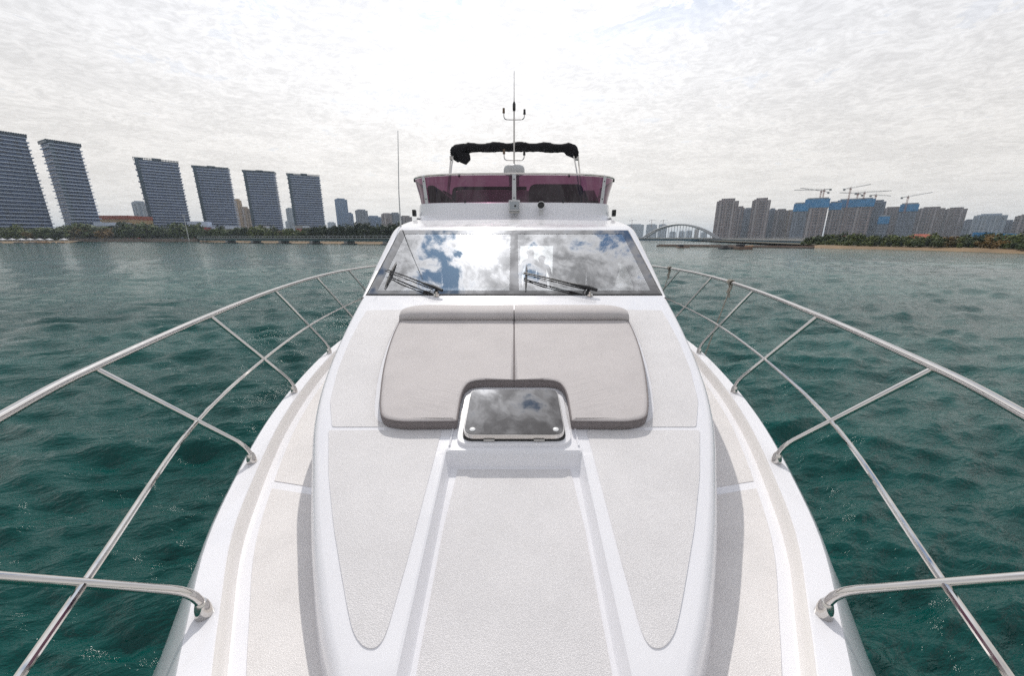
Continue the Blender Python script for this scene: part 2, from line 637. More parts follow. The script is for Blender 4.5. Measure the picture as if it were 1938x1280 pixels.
# ================================================================== WATER
def make_water():
    n_r, r0, r1 = 1000, 0.9, 9000.0
    radii = r0 * np.exp(np.linspace(0, 1, n_r) * math.log(r1 / r0))
    front = np.linspace(R(90 - 68), R(90 + 68), 560)
    back = np.linspace(R(90 + 68), R(360 + 90 - 68), 42)[1:-1]
    th = np.concatenate([front, back])
    nt_ = len(th)
    rr, tt = np.meshgrid(radii, th, indexing='ij')
    X, Y = rr * np.cos(tt), rr * np.sin(tt)
    Z = np.zeros_like(X)
    res = rr * max(math.log(r1 / r0) / n_r, (front[1] - front[0])) * 1.0
    wdir = R(-72)
    g = np.random.default_rng(5)
    for lam in np.geomspace(0.22, 3.4, 64):
        an = wdir + g.normal(0, 0.5)
        k = 2 * math.pi / lam
        amp = 0.0090 * lam ** 0.6 * g.uniform(0.6, 1.3)
        ph = k * (X * math.cos(an) + Y * math.sin(an)) + g.uniform(0, 6.28)
        fade = np.clip((lam / res - 2.2) / 3.0, 0, 1)
        Z += amp * fade * (np.exp(1.1 * np.sin(ph)) - 1.33) * 0.95
    # gusts: patches where the chop is livelier
    patch = 0.75 + 0.35 * np.sin(X * 0.31 + Y * 0.17 + 1.0) * np.sin(Y * 0.23 - X * 0.11)
    Z *= 0.85 + 0.15 * patch
    verts = np.stack([X, Y, Z], -1).reshape(-1, 3)
    i = np.arange(n_r - 1)[:, None]
    j = np.arange(nt_)[None, :]
    a = i * nt_ + j
    b_ = i * nt_ + (j + 1) % nt_
    quads = np.stack([a, a + nt_, b_ + nt_, b_], -1).reshape(-1, 4)
    me = bpy.data.meshes.new('water')
    me.vertices.add(len(verts))
    me.vertices.foreach_set('co', verts.ravel())
    me.loops.add(quads.size)
    me.loops.foreach_set('vertex_index', quads.ravel().astype(np.int32))
    me.polygons.add(len(quads))
    me.polygons.foreach_set('loop_start', np.arange(0, quads.size, 4, dtype=np.int32))
    me.polygons.foreach_set('use_smooth', np.ones(len(quads), bool))
    me.materials.append(MATS['sea_water'])
    me.update()
    me.validate()
    o = bpy.data.objects.new('water', me)
    C.objects.link(o)
    tag(o, kind='structure')


make_water()

# ================================================================== YACHT
yacht = empty('yacht', (0, 4, 0))
tag(yacht, 'white flybridge motor yacht seen from its bow with steel rails and sloped windshield', 'yacht')
YW = Matrix.Translation((0, -4, 0))


def part(mb, name, mats, parent=None, **kw):
    """part built in world coordinates, parented to the yacht or one of its parts"""
    o = mb.build(name, mats, None, **kw)
    p = parent or yacht
    o.parent = p
    o.matrix_parent_inverse = YW if p is yacht else Matrix.Identity(4)
    return o


DECK_Z, GUN_Z = 2.05, 2.15
G = pchip([(-0.60, 0.0), (-0.5, 0.11), (-0.25, 0.30), (0.2, 0.615), (0.5, 0.835), (0.856, 1.084), (1.023, 1.19), (1.302, 1.365), (1.888, 1.633),
           (2.158, 1.74), (2.549, 1.879), (2.928, 1.992), (3.521, 2.14), (4.451, 2.313), (6.0, 2.42), (8.0, 2.45), (13.2, 2.36)])
SH = pchip([(-0.6, 0.16), (0.0, 0.24), (0.5, 0.26), (1.0, 0.19), (1.7, 0.05), (2.4, 0.025), (13.2, 0.02)])   # hull shoulder outside the gunwale
ys = list(np.concatenate([np.linspace(-0.6, 0, 10), np.linspace(0.1, 5, 50), np.linspace(5.25, 13.2, 30)]))


def perp(y):
    e = 0.02
    g0, g1 = G(y - e), G(y + e)
    n_ = Vector((2 * e, -(g1 - g0)))
    n_.normalize()
    return n_     # outward for the right side


for side in (-1, 1):
    hull_rows, cap_rows, deck_rows, band_rows = [], [], [], []
    for y in ys:
        g, n_ = G(y), perp(y)
        nx, ny = n_.x, n_.y

        def off(d, z):
            x_ = max(g + nx * d, 0.0)
            return (side * x_, y + (ny * d if y > -0.55 else 0), z)
        s = SH(y)
        taper = min(1.0, (y + 0.62) / 1.2)
        hull_rows.append([off(0.0, GUN_Z), off(0.012, GUN_Z - 0.012), off(0.03 + s * 0.35, GUN_Z - 0.13), off(0.03 + s, GUN_Z - 0.34), off(0.02 + s * 1.05, GUN_Z - 0.42),
                          off(-0.10 + s * 0.6, GUN_Z - 0.95), off(-0.35 * taper, GUN_Z - 1.6), off(-0.55 * taper, 0.05), off(-0.8 * taper, -0.5)])
        cap_rows.append([off(0.0, GUN_Z), off(-0.006, GUN_Z + 0.006), off(-0.095, GUN_Z + 0.006), off(-0.099, GUN_Z + 0.002)])
        band_rows.append([off(-0.099, GUN_Z + 0.002), off(-0.104, GUN_Z - 0.01), off(-0.112, GUN_Z - 0.02), off(-0.116, DECK_Z + 0.012), off(-0.120, DECK_Z)])
        inner = max(0.0, g - 0.95)
        deck_rows.append([off(-0.120, DECK_Z), (side * max(0.0, min(g - 0.2, g - 0.55)), y, DECK_Z), (side * min(inner, 1.2), y, DECK_Z), (0.0, y, DECK_Z)])
    part(MB().grid(hull_rows), 'hull_side', 'hull_paint', smooth=50)
    part(MB().grid(cap_rows), 'gunwale', 'gelcoat', smooth=40)
    part(MB().grid(band_rows), 'bulwark', 'gelcoat_shaded', smooth=40)
    part(MB().grid(deck_rows), 'side_deck', 'gelcoat', smooth=40)
    # anti-slip panels on the side deck
    sdk = yacht.children[-1]
    for (ya, yb) in ((0.28, 1.83), (1.90, 4.3), (4.38, 8.0)):
        top = []
        yl = list(np.linspace(ya, yb, 26))
        inn = lambda y: interp([(0.28, 0.30), (0.7, 0.5), (0.87, 0.64), (1.34, 0.93), (2.03, 1.25), (3.3, 1.60), (4.3, 1.8), (8, 2.0)], y) - 0.02
        for y in yl:
            g, n_ = G(y), perp(y)
            top.append((side * (g - n_.x * 0.175), y - n_.y * 0.175, DECK_Z + 0.004))
        for y in reversed(yl):
            top.append((side * min(inn(y), G(y) - 0.30), y, DECK_Z + 0.004))
        part(MB().slab(top, (0, 0, -0.008)), 'anti_slip_panel', 'nonskid', smooth=None)['warm'] = 1.0
# transom
part(MB().box(-2.2, 2.2, 13.15, 13.2, 0.2, GUN_Z - 0.02), 'transom', 'hull_paint')

# ---------------- coachroof
Wt = pchip([(0.60, 0.44), (0.66, 0.485), (0.74, 0.53), (0.80, 0.565), (0.871, 0.613), (0.956, 0.674), (1.126, 0.779), (1.343, 0.899), (1.63, 1.041), (2.028, 1.226), (2.29, 1.321), (2.689, 1.433),
            (3.311, 1.572), (4.15, 1.725)])
Rt = pchip([(0.60, 0.40), (0.66, 0.42), (0.74, 0.44), (0.85, 0.48), (0.964, 0.56), (1.165, 0.682), (1.343, 0.788), (1.63, 0.942), (1.959, 1.098), (2.233, 1.207), (2.615, 1.320), (3.027, 1.408),
            (3.7, 1.53), (4.15, 1.60)])
STEP_Y, LANE_H = 1.80, 0.08
st = sorted(list(np.linspace(0.60, 1.79, 34)) + [STEP_Y - 0.028, STEP_Y - 0.008, STEP_Y, STEP_Y + 0.02] + list(np.linspace(1.85, 4.15, 34)))


def croof_profile(y):
    z = TZ(y)
    w, r_ = Wt(y), Rt(y)
    lane = LANE_H if y < STEP_Y - 0.02 else (LANE_H * 0.15 if y < STEP_Y else 0.0)
    nose = max(0.0, (0.86 - y) / 0.26)
    top = z - 0.085 * nose ** 2
    zl = max(z - lane, DECK_Z + 0.006) if lane else z
    zl = min(zl, top) if lane else z
    d = w - r_
    zb = DECK_Z - 0.01
    hh = top - zb
    rr_ = min(0.10, hh * 0.8)
    pr = [(0.0, zl), (0.30, zl), (0.345, zl), (0.352, zl + (top - zl) * 0.12), (0.372, top - (top - zl) * 0.06), (0.380, top), (max(0.384, min(0.47, r_ - 0.01)), top), (r_, top)]
    for k in range(1, 9):
        a = k / 8 * math.pi / 2
        pr.append((r_ + d * (0.35 + 0.65 * math.sin(a)), top + 0.006 * math.sin(2 * a) - rr_ * (1 - math.cos(a)) ** 1.15))
    pr.append((w + 0.004, (pr[-1][1] + zb) / 2))
    pr.append((w + 0.012, zb))
    return pr


rows = []
for y in st:
    pr = croof_profile(y)
    rows.append([(-x, y, z) for x, z in reversed(pr)] + [(x, y, z) for x, z in pr[1:]])
coach_mb = MB().grid(rows)
n0 = len(rows[0])
coach = part(coach_mb, 'coachroof', 'gelcoat', smooth=30)


def mirror_pts(pts):
    return [Vector((-p[0], p[1], p[2])) for p in pts]


def round_poly(pts, rad, n=5):
    """round the corners of a closed outline; rad per corner or one number"""
    out_ = []
    N_ = len(pts)
    for i in range(N_):
        p, a, b2 = Vector(pts[i]), Vector(pts[i - 1]), Vector(pts[(i + 1) % N_])
        r_ = rad[i] if isinstance(rad, (list, tuple)) else rad
        if r_ <= 0:
            out_.append(p)
            continue
        da, db = (a - p), (b2 - p)
        ra = min(r_, da.length * 0.45)
        rb = min(r_, db.length * 0.45)
        s0, s1 = p + da.normalized() * ra, p + db.normalized() * rb
        for k in range(n + 1):
            t_ = k / n
            out_.append((1 - t_) ** 2 * s0 + 2 * t_ * (1 - t_) * p + t_ ** 2 * s1)
    return out_


PANEL_O = 0.004
# front side panels of the coachroof (tapering)
pl_ = [(0.426, 1.955), (1.090, 1.955), (0.942, 1.63), (0.788, 1.343), (0.682, 1.165), (0.600, 1.03), (0.550, 0.955), (0.500, 0.915), (0.455, 0.912), (0.436, 0.95), (0.430, 1.2)]
for side in (-1, 1):
    top = [Vector((side * p.x, p.y, TZ(p.y) + PANEL_O)) for p in round_poly([Vector((x, y, 0)) for x, y in pl_], [0.02, 0.02] + [0.05] * 8 + [0])]
    part(MB().slab(top, (0, 0, -0.008)), 'anti_slip_panel', 'nonskid', parent=None, smooth=None)
# aft side panels beside the sun pad
pa_ = [(0.745, 1.985), (1.083, 1.985), (1.207, 2.233), (1.320, 2.615), (1.408, 3.027), (1.475, 3.45), (1.505, 3.72), (1.12, 3.74), (1.098, 3.3), (1.07, 3.0), (1.02, 2.68), (0.965, 2.42), (0.90, 2.18), (0.85, 2.055)]
for side in (-1, 1):
    top = [Vector((side * p.x, p.y, TZ(p.y) + PANEL_O)) for p in round_poly([Vector((x, y, 0)) for x, y in pa_], [0.02, 0.02] + [0.04] * 3 + [0, 0.03, 0.03] + [0.04] * 6)]
    part(MB().slab(top, (0, 0, -0.008)), 'anti_slip_panel', 'nonskid', smooth=None)
# centre lane
top = [Vector((x, y, max(TZ(y) - LANE_H, DECK_Z + 0.006) + PANEL_O)) for x, y in [(-0.305, 1.752), (0.305, 1.752)] + [(0.325, y) for y in np.linspace(1.4, 0.66, 8)] + [(-0.325, y) for y in np.linspace(0.66, 1.4, 8)]]
part(MB().slab(top, (0, 0, -0.008)), 'anti_slip_panel', 'nonskid', smooth=None)

# ---------------- hatch
def rr_outline(x0, x1, y0, y1, rad, zf, n=6):
    pts = round_poly([Vector((x0, y0, 0)), Vector((x1, y0, 0)), Vector((x1, y1, 0)), Vector((x0, y1, 0))], rad, n)
    return [Vector((p.x, p.y, zf(p.y))) for p in pts]


part(MB().slab(rr_outline(-0.325, 0.325, 1.826, 2.30, 0.08, lambda y: TZ(y) + 0.018), (0, 0, -0.03)), 'hatch_coaming', 'gelcoat', bevel=0.008)
hatch = part(MB().slab(rr_outline(-0.288, 0.288, 1.853, 2.283, 0.06, lambda y: TZ(y) + 0.052), (0, 0, -0.026)), 'deck_hatch', 'steel', bevel=0.004)
hi = lambda mb, name, m_, **kw: part(mb, name, m_, parent=hatch, **kw)


def sub(mb, name, mats, parent, **kw):
    """sub-part in world coordinates below a part that itself sits below the yacht"""
    o = mb.build(name, mats, None, **kw)
    o.parent = parent
    return o


sub(MB().slab(rr_outline(-0.294, 0.294, 1.846, 2.288, 0.06, lambda y: TZ(y) + 0.026), (0, 0, -0.012)), 'gasket', 'gasket', hatch)
sub(MB().slab(rr_outline(-0.283, 0.283, 1.858, 2.278, 0.056, lambda y: TZ(y) + 0.0545), (0, 0, -0.004)), 'tinted_pane', 'hatch_glass', hatch, smooth=None)
for sx in (-1, 1):
    p = Vector((sx * 0.237, 1.893, TZ(1.893) + 0.0555))
    Mk = Matrix.Rotation(math.atan(TK), 4, 'X')
    sub(MB().lathe([(0.0, 0.006), (0.013, 0.0055), (0.0165, 0.003), (0.017, -0.002)], p, 18, Mk), 'latch_knob', 'knob', hatch)
for sx in (-0.14, 0.14):
    sub(MB().tube([(sx - 0.03, 1.846, TZ(1.846) + 0.024), (sx + 0.03, 1.846, TZ(1.846) + 0.024)], 0.007, 8), 'hinge_pin', 'steel_dark', hatch)
# waterway slot at the back and sides of the hatch: shallow step blocks either side of the platform
for sx in (-1, 1):
    part(MB().tube([(sx * 0.36, 1.83, TZ(1.83) + 0.004), (sx * 0.36, 2.3, TZ(2.3) + 0.004)], 0.006, 8), 'drain_lip', 'gelcoat')

# ---------------- windshield and cabin
XI = pchip([(4.15, 1.672), (5.0, 1.72), (6.0, 1.765), (13, 1.80)])
XO = pchip([(4.10, 1.715), (4.6, 1.775), (5.2, 1.835), (5.8, 1.885), (6.4, 1.93), (7.5, 1.99), (9, 2.02), (13, 2.02)])


def roof_z(y):
    if y <= 5.98:
        return WZ(y)
    zt = WZ(5.98)
    return zt + interp([(5.98, 0), (6.15, 0.05), (6.5, 0.105), (7.0, 0.165), (7.7, 0.235), (8.5, 0.25), (13, 0.25)], y)


for side in (-1, 1):
    rows = []
    for y in list(np.linspace(4.10, 6.2, 26)) + list(np.linspace(6.4, 12.4, 20)):
        z = roof_z(y) if y > WB_Y else WZ(y)
        xi, xo = XI(y), XO(y)
        rows.append([(side * xi, y, z - 0.06), (side * xi, y, z + 0.004), (side * (xi + (xo - xi) * 0.30), y, z + 0.010), (side * (xi + (xo - xi) * 0.65), y, z - 0.004), (side * (xi + (xo - xi) * 0.9), y, z - 0.035),
                     (side * xo, y, z - 0.085), (side * (xo + 0.012), y, z - 0.18), (side * (xo + 0.03), y, min(z - 0.25, 2.5)), (side * (xo + 0.05), y, DECK_Z - 0.01)])
    part(MB().grid(rows), 'cabin_side', 'gelcoat', smooth=35)
    win = [(side * (XO(y) + 0.034), y, z) for y, z in ((5.6, 2.62), (6.6, 3.02), (8.2, 3.22), (11.2, 3.22), (11.6, 2.62))]
    part(MB().slab(round_poly([Vector(p) for p in win], 0.12), (side * -0.02, 0, 0)), 'side_window', 'side_glass', smooth=None)
# dash lip in front of the glass (top of coachroof to glass)
part(MB().grid([[(x, 4.13, TZ(4.13) - 0.012) for x in np.linspace(-1.70, 1.70, 12)], [(x, 4.15, TZ(4.15) - 0.002) for x in np.linspace(-1.70, 1.70, 12)], [(x, 4.21, WZ(4.21) - 0.03) for x in np.linspace(-1.69, 1.69, 12)],
                [(x, 4.22, 2.6) for x in np.linspace(-1.69, 1.69, 12)]]), 'windshield_sill', 'gelcoat')
# roof ahead of and under the flybridge
rows = []
for y in [5.975, 5.978, 5.99] + list(np.linspace(6.05, 8.2, 22)) + list(np.linspace(8.6, 12.4, 8)):
    z = roof_z(y) + (0.004 if y > 5.976 else -0.05)
    rows.append([(x * XI(y), y, z + 0.03 * (1 - x * x) * min(1, (y - 5.97) / 1.0)) for x in np.linspace(-1, 1, 21)])
part(MB().grid(rows), 'cabin_roof', 'gelcoat', smooth=40)
part(MB().grid([[(x * 1.7, y, roof_z(y) - 0.09) for x in np.linspace(-1, 1, 5)] for y in (6.0, 7.0, 8.0, 12.3)]), 'cabin_ceiling', 'interior_white')

# panes
screen = part(MB().box(-0.055, 0.055, 4.2, 4.21, WZ(4.2) - 0.03, WZ(4.21) - 0.02), 'windshield', 'frit')
wn_ = Vector((0, -WK, 1)).normalized()


def wpt(x, y, o=0.0):
    return Vector((x, y, WZ(y))) + wn_ * o


for side in (-1, 1):
    q4 = [wpt(side * 0.0, 4.17), wpt(side * 1.66, 4.17), wpt(side * 1.764, 5.972), wpt(0, 5.972)]
    sub(MB().add(q4, [(0, 1, 2, 3)]), 'glass_pane', 'windshield_glass', screen, smooth=None)
    # printed dark border on the glass
    o_ = 0.003
    sub(MB().slab([wpt(side * 0.055, 4.172, o_), wpt(side * 1.655, 4.172, o_), wpt(side * 1.655, 4.172 + 0.0, o_) + Vector((0, 0.075, WK * 0.075)), wpt(side * 0.055, 4.247, o_)][:4], wn_ * -0.002), 'black_border', 'frit', screen, smooth=None)
    sub(MB().slab([wpt(side * 1.572, 4.2475, o_), wpt(side * 1.659, 4.2475, o_), wpt(side * 1.757, 5.84, o_), wpt(side * 1.645, 5.84, o_)], wn_ * -0.002), 'black_border', 'frit', screen, smooth=None)
    sub(MB().slab([wpt(side * 0.055, 5.8405, o_), wpt(side * 1.757, 5.8405, o_), wpt(side * 1.763, 5.97, o_), wpt(side * 0.055, 5.97, o_)], wn_ * -0.002), 'black_border', 'frit', screen, smooth=None)
sub(MB().slab([wpt(-0.0545, 4.172, 0.003), wpt(0.0545, 4.172, 0.003), wpt(0.0545, 5.97, 0.003), wpt(-0.0545, 5.97, 0.003)], wn_ * -0.002), 'black_border', 'frit', screen, smooth=None)
# thin black seal round the glass
sub(MB().tube([wpt(-1.668, 4.165, 0.0), wpt(1.668, 4.165, 0.0)], 0.008, 6), 'seal', 'rubber', screen)
for side in (-1, 1):
    sub(MB().tube([wpt(side * 1.668, 4.165, 0.0), wpt(side * 1.771, 5.974, 0.0)], 0.006, 6), 'seal', 'rubber', screen)

# cabin interior seen through the glass
FL = 1.46
part(MB().box(-1.9, 1.9, 4.3, 12.2, FL - 0.04, FL), 'cabin_floor', 'floor_teak')
part(MB().add([(-1.66, 4.24, 2.74), (1.66, 4.24, 2.74), (1.66, 5.35, 2.80), (-1.66, 5.35, 2.80), (-1.66, 5.35, 2.0), (1.66, 5.35, 2.0)], [(0, 1, 2, 3), (3, 2, 5, 4)]), 'dashboard', 'interior_white')
bk = MB()
for (x0, x1, z0, z1) in ((-2.04, 0.13, FL, 3.62), (1.12, 2.04, FL, 3.62), (0.13, 1.12, 3.28, 3.62)):
    bk.box(x0, x1, 10.6, 10.66, z0, z1)
part(bk, 'aft_bulkhead', 'interior_white')
for x0, x1 in ((0.13, 0.17), (1.08, 1.12)):
    part(MB().box(x0, x1, 10.55, 10.59, FL, 3.28), 'door_frame', 'interior_white')
m, t, out = mat('added_sheet_white')
d1 = t.n('ShaderNodeBsdfDiffuse')
d1.inputs[0].default_value = (0.8, 0.8, 0.8, 1)
d2 = t.n('ShaderNodeBsdfTranslucent')
d2.inputs[0].default_value = (0.85, 0.86, 0.88, 1)
mx = t.n('ShaderNodeMixShader')
mx.inputs[0].default_value = 0.75
m.node_tree.links.new(d1.outputs[0], mx.inputs[1])
m.node_tree.links.new(d2.outputs[0], mx.inputs[2])
m.node_tree.links.new(mx.outputs[0], out.inputs[0])
part(MB().grid([[(x, 12.75 + 0.03 * math.sin(x * 14), z) for x in np.linspace(-1.9, 1.9, 60)] for z in (1.5, 2.3, 3.2, 3.78)]), 'doorway_light_sheet', 'added_sheet_white', smooth=60)  # translucent sheet added aft so the doorway looks bright through the glass
part(MB().box(-1.75, -0.5, 7.6, 10.4, FL, FL + 0.45), 'saloon_sofa', 'seat_pale', bevel=0.05)
part(MB().box(-1.75, -1.55, 7.6, 10.4, FL + 0.45, FL + 0.9), 'saloon_sofa_back', 'seat_pale', bevel=0.05)
part(MB().box(0.5, 1.1, 6.0, 6.5, FL, FL + 0.55).box(0.5, 1.1, 6.45, 6.58, FL + 0.55, FL + 1.15), 'helm_seat', 'seat_pale', bevel=0.04)
part(MB().box(-1.2, -0.15, 10.4, 10.58, FL, FL + 0.95), 'galley_counter', 'interior_wood')

# wipers
for (bu, bv, tu, tv, b0, b1, nm) in ((825, 557, 733, 512, (751, 497), (728, 549), 0), (1114, 557, 990, 517, (997, 503), (995, 553), 1)):
    base = wpt((bu - 973) / 700 * 4.17, 4.185, 0.0)
    wip = part(MB().lathe([(0.030, -0.03), (0.030, 0.012), (0.022, 0.03), (0.012, 0.05), (0.0, 0.052)], base, 14), 'wiper', 'black_plastic')
    tip = Wp(tu, tv + 6, 0.0) + wn_ * 0.045
    piv = base + Vector((0, -0.015, 0.055))
    d_ = (tip - piv).normalized()
    sd_ = d_.cross(wn_).normalized()
    head = piv - d_ * 0.10
    sub(MB().tube([head + wn_ * 0.012, piv + wn_ * 0.018, piv + d_ * 0.22 + wn_ * 0.012], [0.018, 0.024, 0.012], 8), 'wiper_arm_head', 'black_plastic', wip)
    sub(MB().tube([piv + sd_ * 0.018, piv + d_ * 0.5 + sd_ * 0.018 + wn_ * 0.004, tip + sd_ * 0.016], [0.011, 0.009, 0.007], 8), 'wiper_arm', 'black_plastic', wip)
    sub(MB().tube([piv - sd_ * 0.028 + d_ * 0.02, piv + d_ * 0.5 - sd_ * 0.025 + wn_ * 0.004, tip - sd_ * 0.016], [0.008, 0.006, 0.006], 8), 'wiper_link_rod', 'black_plastic', wip)
    sub(MB().tube(spline([piv + d_ * 0.35 - sd_ * 0.01, piv + d_ * 0.55 - sd_ * 0.05 - wn_ * 0.005, piv + d_ * 0.75 + sd_ * 0.0], 5), 0.003, 6), 'washer_hose', 'rubber', wip)
    p0, p1 = Wp(*b0) + wn_ * 0.012, Wp(*b1) + wn_ * 0.012
    bd = (p1 - p0)
    sub(MB().tube([p0, p0 + bd * 0.2 + wn_ * 0.006, p0 + bd * 0.5 + wn_ * 0.016, p0 + bd * 0.8 + wn_ * 0.006, p1], [0.003, 0.010, 0.014, 0.010, 0.003], 8), 'wiper_blade', 'rubber', wip)
    sub(MB().tube([p0 + bd * 0.42 + wn_ * 0.012, tip + sd_ * 0.02], 0.009, 8), 'blade_clip', 'black_plastic', wip)
    fx = base + Vector((0.01, -0.05, 0.0))
    sub(MB().lathe([(0.034, -0.02), (0.034, 0.004), (0.016, 0.008), (0.016, 0.03), (0.0, 0.032)], fx, 14), 'spindle_cap', 'steel', wip)
    sub(MB().tube([fx + Vector((-0.075, -0.005, -0.01)), fx + Vector((-0.078, -0.01, 0.03)), fx + Vector((-0.06, 0, 0.045))], 0.006, 6), 'washer_nozzle', 'black_plastic', wip)

# ---------------- flybridge
COAM = [(0, 7.70), (0.6, 7.71), (1.2, 7.75), (1.6, 7.83), (1.84, 7.97), (1.97, 8.2), (2.04, 8.6), (2.08, 9.4), (2.08, 12.3)]
RAILT = [(0, 8.05), (0.8, 8.07), (1.4, 8.15), (1.82, 8.31), (2.09, 8.55), (2.23, 8.9), (2.27, 9.5), (2.27, 11.0)]


def plan(tab, per=6):
    h_ = [Vector((x, y, 0)) for x, y in tab]
    full = [Vector((-p.x, p.y, 0)) for p in reversed(h_[1:])] + h_
    return spline(full, per)


cpl = plan(COAM)
rpl = plan(RAILT)
COAM_Z = 4.17
SC_Z = 4.745
rows = [[(p.x * 1.035, p.y - 0.20, roof_z(p.y - 0.2) - 0.02) for p in cpl], [(p.x * 1.03, p.y - 0.15, roof_z(p.y - 0.15) + 0.025) for p in cpl], [(p.x * 1.022, p.y - 0.075, roof_z(p.y) + 0.045) for p in cpl], [(p.x * 1.014, p.y - 0.03, roof_z(p.y) + 0.085) for p in cpl], [(p.x * 1.004, p.y - 0.005, COAM_Z - 0.035) for p in cpl], [(p.x, p.y, COAM_Z - 0.01) for p in cpl], [(p.x * 0.992, p.y + 0.015, COAM_Z) for p in cpl],
        [(p.x * 0.95, p.y + 0.07, COAM_Z) for p in cpl], [(p.x * 0.94, p.y + 0.09, COAM_Z - 0.03) for p in cpl], [(p.x * 0.935, p.y + 0.10, 3.8) for p in cpl]]
coaming = part(MB().grid(rows), 'flybridge_coaming', 'gelcoat', smooth=35)
part(MB().box(-1.9, 1.9, 8.3, 12.3, 3.80, 3.84), 'flybridge_deck', 'gelcoat')
# white shoulder mouldings at both ends of the coaming
for side in (-1, 1):
    rows = []
    for k, y in enumerate(np.linspace(7.75, 12.2, 14)):
        e = min(1.0, k / 3)
        rows.append([(side * (1.78 + 0.10 * e), y, roof_z(y)), (side * (1.93 + 0.09 * e), y, roof_z(y) + 0.02), (side * (1.96 + 0.1 * e), y + 0.02, roof_z(y) + 0.02 + 0.13 * e), (side * (1.92 + 0.11 * e), y + 0.04, roof_z(y) + 0.03 + 0.2 * e), (side * (1.86 + 0.1 * e), y + 0.05, roof_z(y) + 0.03 + 0.21 * e)])
    part(MB().grid(rows), 'flybridge_wing', 'gelcoat', smooth=45)
    part(MB().box(side * 2.075 - 0.035, side * 2.075 + 0.035, 8.05, 8.16, 3.93, 4.06), 'navigation_light', 'black_plastic', bevel=0.012)
# tinted screen
nC = len(cpl)
idx = [i for i in range(nC)]


def resample(pts, n):
    L = [0.0]
    for a, b_ in zip(pts[:-1], pts[1:]):
        L.append(L[-1] + (b_ - a).length)
    out_ = []
    for s_ in np.linspace(0, L[-1], n):
        i = min(int(np.searchsorted(L, s_, side='right')) - 1, len(pts) - 2)
        f_ = (s_ - L[i]) / max(L[i + 1] - L[i], 1e-9)
        out_.append(pts[i].lerp(pts[i + 1], f_))
    return out_


cb = [p for p in cpl if p.y < 10.6]
cb = resample([Vector((p.x * 0.985, p.y + 0.025, COAM_Z - 0.005)) for p in cb], 61)
rb_ = [p for p in rpl if p.y < 10.6]
rb_ = resample([Vector((p.x, p.y, SC_Z)) for p in rb_], 61)
cuts = [0, 17, 30, 43, 60]
rb_low = [a.lerp(b_, 0.955) for a, b_ in zip(cb, rb_)]
for a, b_ in zip(cuts[:-1], cuts[1:]):
    rows = [[tuple(cb[i].lerp(rb_low[i], f_)) for i in range(a, b_ + 1)] for f_ in np.linspace(0, 1, 5)]
    part(MB().grid(rows), 'tinted_screen', 'purple_acrylic', smooth=60)
srail = part(MB().tube(rb_, 0.02, 10), 'screen_rail', 'steel')
for i in (17, 30, 43):
    it = i - 1 if i < 30 else (i + 1 if i > 30 else i)
    d_ = (rb_[it] - cb[i])
    tng = (rb_[i + 1] - rb_[i - 1]).normalized()
    nrm = tng.cross(d_).normalized()
    w_ = 0.042
    a0, a1 = cb[i] - nrm * 0.012, rb_[i] - nrm * 0.012
    if nrm.y > 0:
        nrm = -nrm
    a0, a1 = cb[i] + nrm * 0.018, rb_low[it] + nrm * 0.018 + (rb_[it] - rb_low[it]) * 0.6
    top = [a0 - tng * w_, a0 + tng * w_, a1 + tng * w_ * 0.9, a1 - tng * w_ * 0.9]
    pst = part(MB().slab(top, nrm * -0.012), 'screen_post', 'dome_white', bevel=0.003)
    for f_ in (0.15, 0.8):
        c_ = a0.lerp(a1, f_) + nrm * 0.004
        sub(MB().lathe([(0.0, 0.006), (0.012, 0.005), (0.014, 0.0)], c_, 10, nrm.to_track_quat('Z', 'Y').to_matrix().to_4x4()), 'screw_head', 'rubber', pst)
for i in (5, 12, 22, 38, 48, 55):
    p = rb_[i]
    tng = (rb_[i + 1] - rb_[i - 1]).normalized()
    part(MB().tube([rb_[i], rb_low[i].lerp(cb[i], 0.04) + Vector((0, -0.02, 0))], [0.012, 0.022], 8), 'screen_clip', 'black_plastic')
for i in (23, 37):
    part(MB().tube([cb[i] + Vector((0, -0.02, -0.01)), cb[i].lerp(rb_low[i], 0.07) + Vector((0, -0.015, 0))], 0.016, 8), 'screen_clip', 'black_plastic')

# flybridge furniture (built in)
fs = part(MB().slab(round_poly([Vector((0.36, 9.5, 4.74)), Vector((1.66, 9.5, 4.74)), Vector((1.66, 9.5, 3.85)), Vector((0.36, 9.5, 3.85))], [0.17, 0.17, 0.03, 0.03]), (0, 0.2, 0)), 'flybridge_helm_seat', 'seat_vinyl', bevel=0.05, seg=4)
part(MB().slab(round_poly([Vector((-1.42, 9.55, 4.60)), Vector((0.42, 9.55, 4.60)), Vector((0.42, 9.55, 3.85)), Vector((-1.42, 9.55, 3.85))], [0.12, 0.12, 0.02, 0.02]), (0, 0.5, 0)), 'flybridge_sofa', 'seat_pale', bevel=0.03)
part(MB().tube(spline([(-1.47, 9.54, 4.2), (-1.45, 9.54, 4.55), (-1.36, 9.54, 4.64), (-0.9, 9.54, 4.65), (0.3, 9.54, 4.65)], 6), 0.045, 10), 'sofa_bolster', 'seat_vinyl')
part(MB().slab(round_poly([Vector((-1.78, 8.75, 4.62)), Vector((-1.30, 9.0, 4.25)), Vector((-1.25, 9.0, 3.85)), Vector((-1.85, 8.7, 3.85)), Vector((-1.9, 8.7, 4.6))], 0.05), (0.0, 1.5, 0)), 'helm_console', 'seat_vinyl', bevel=0.03)
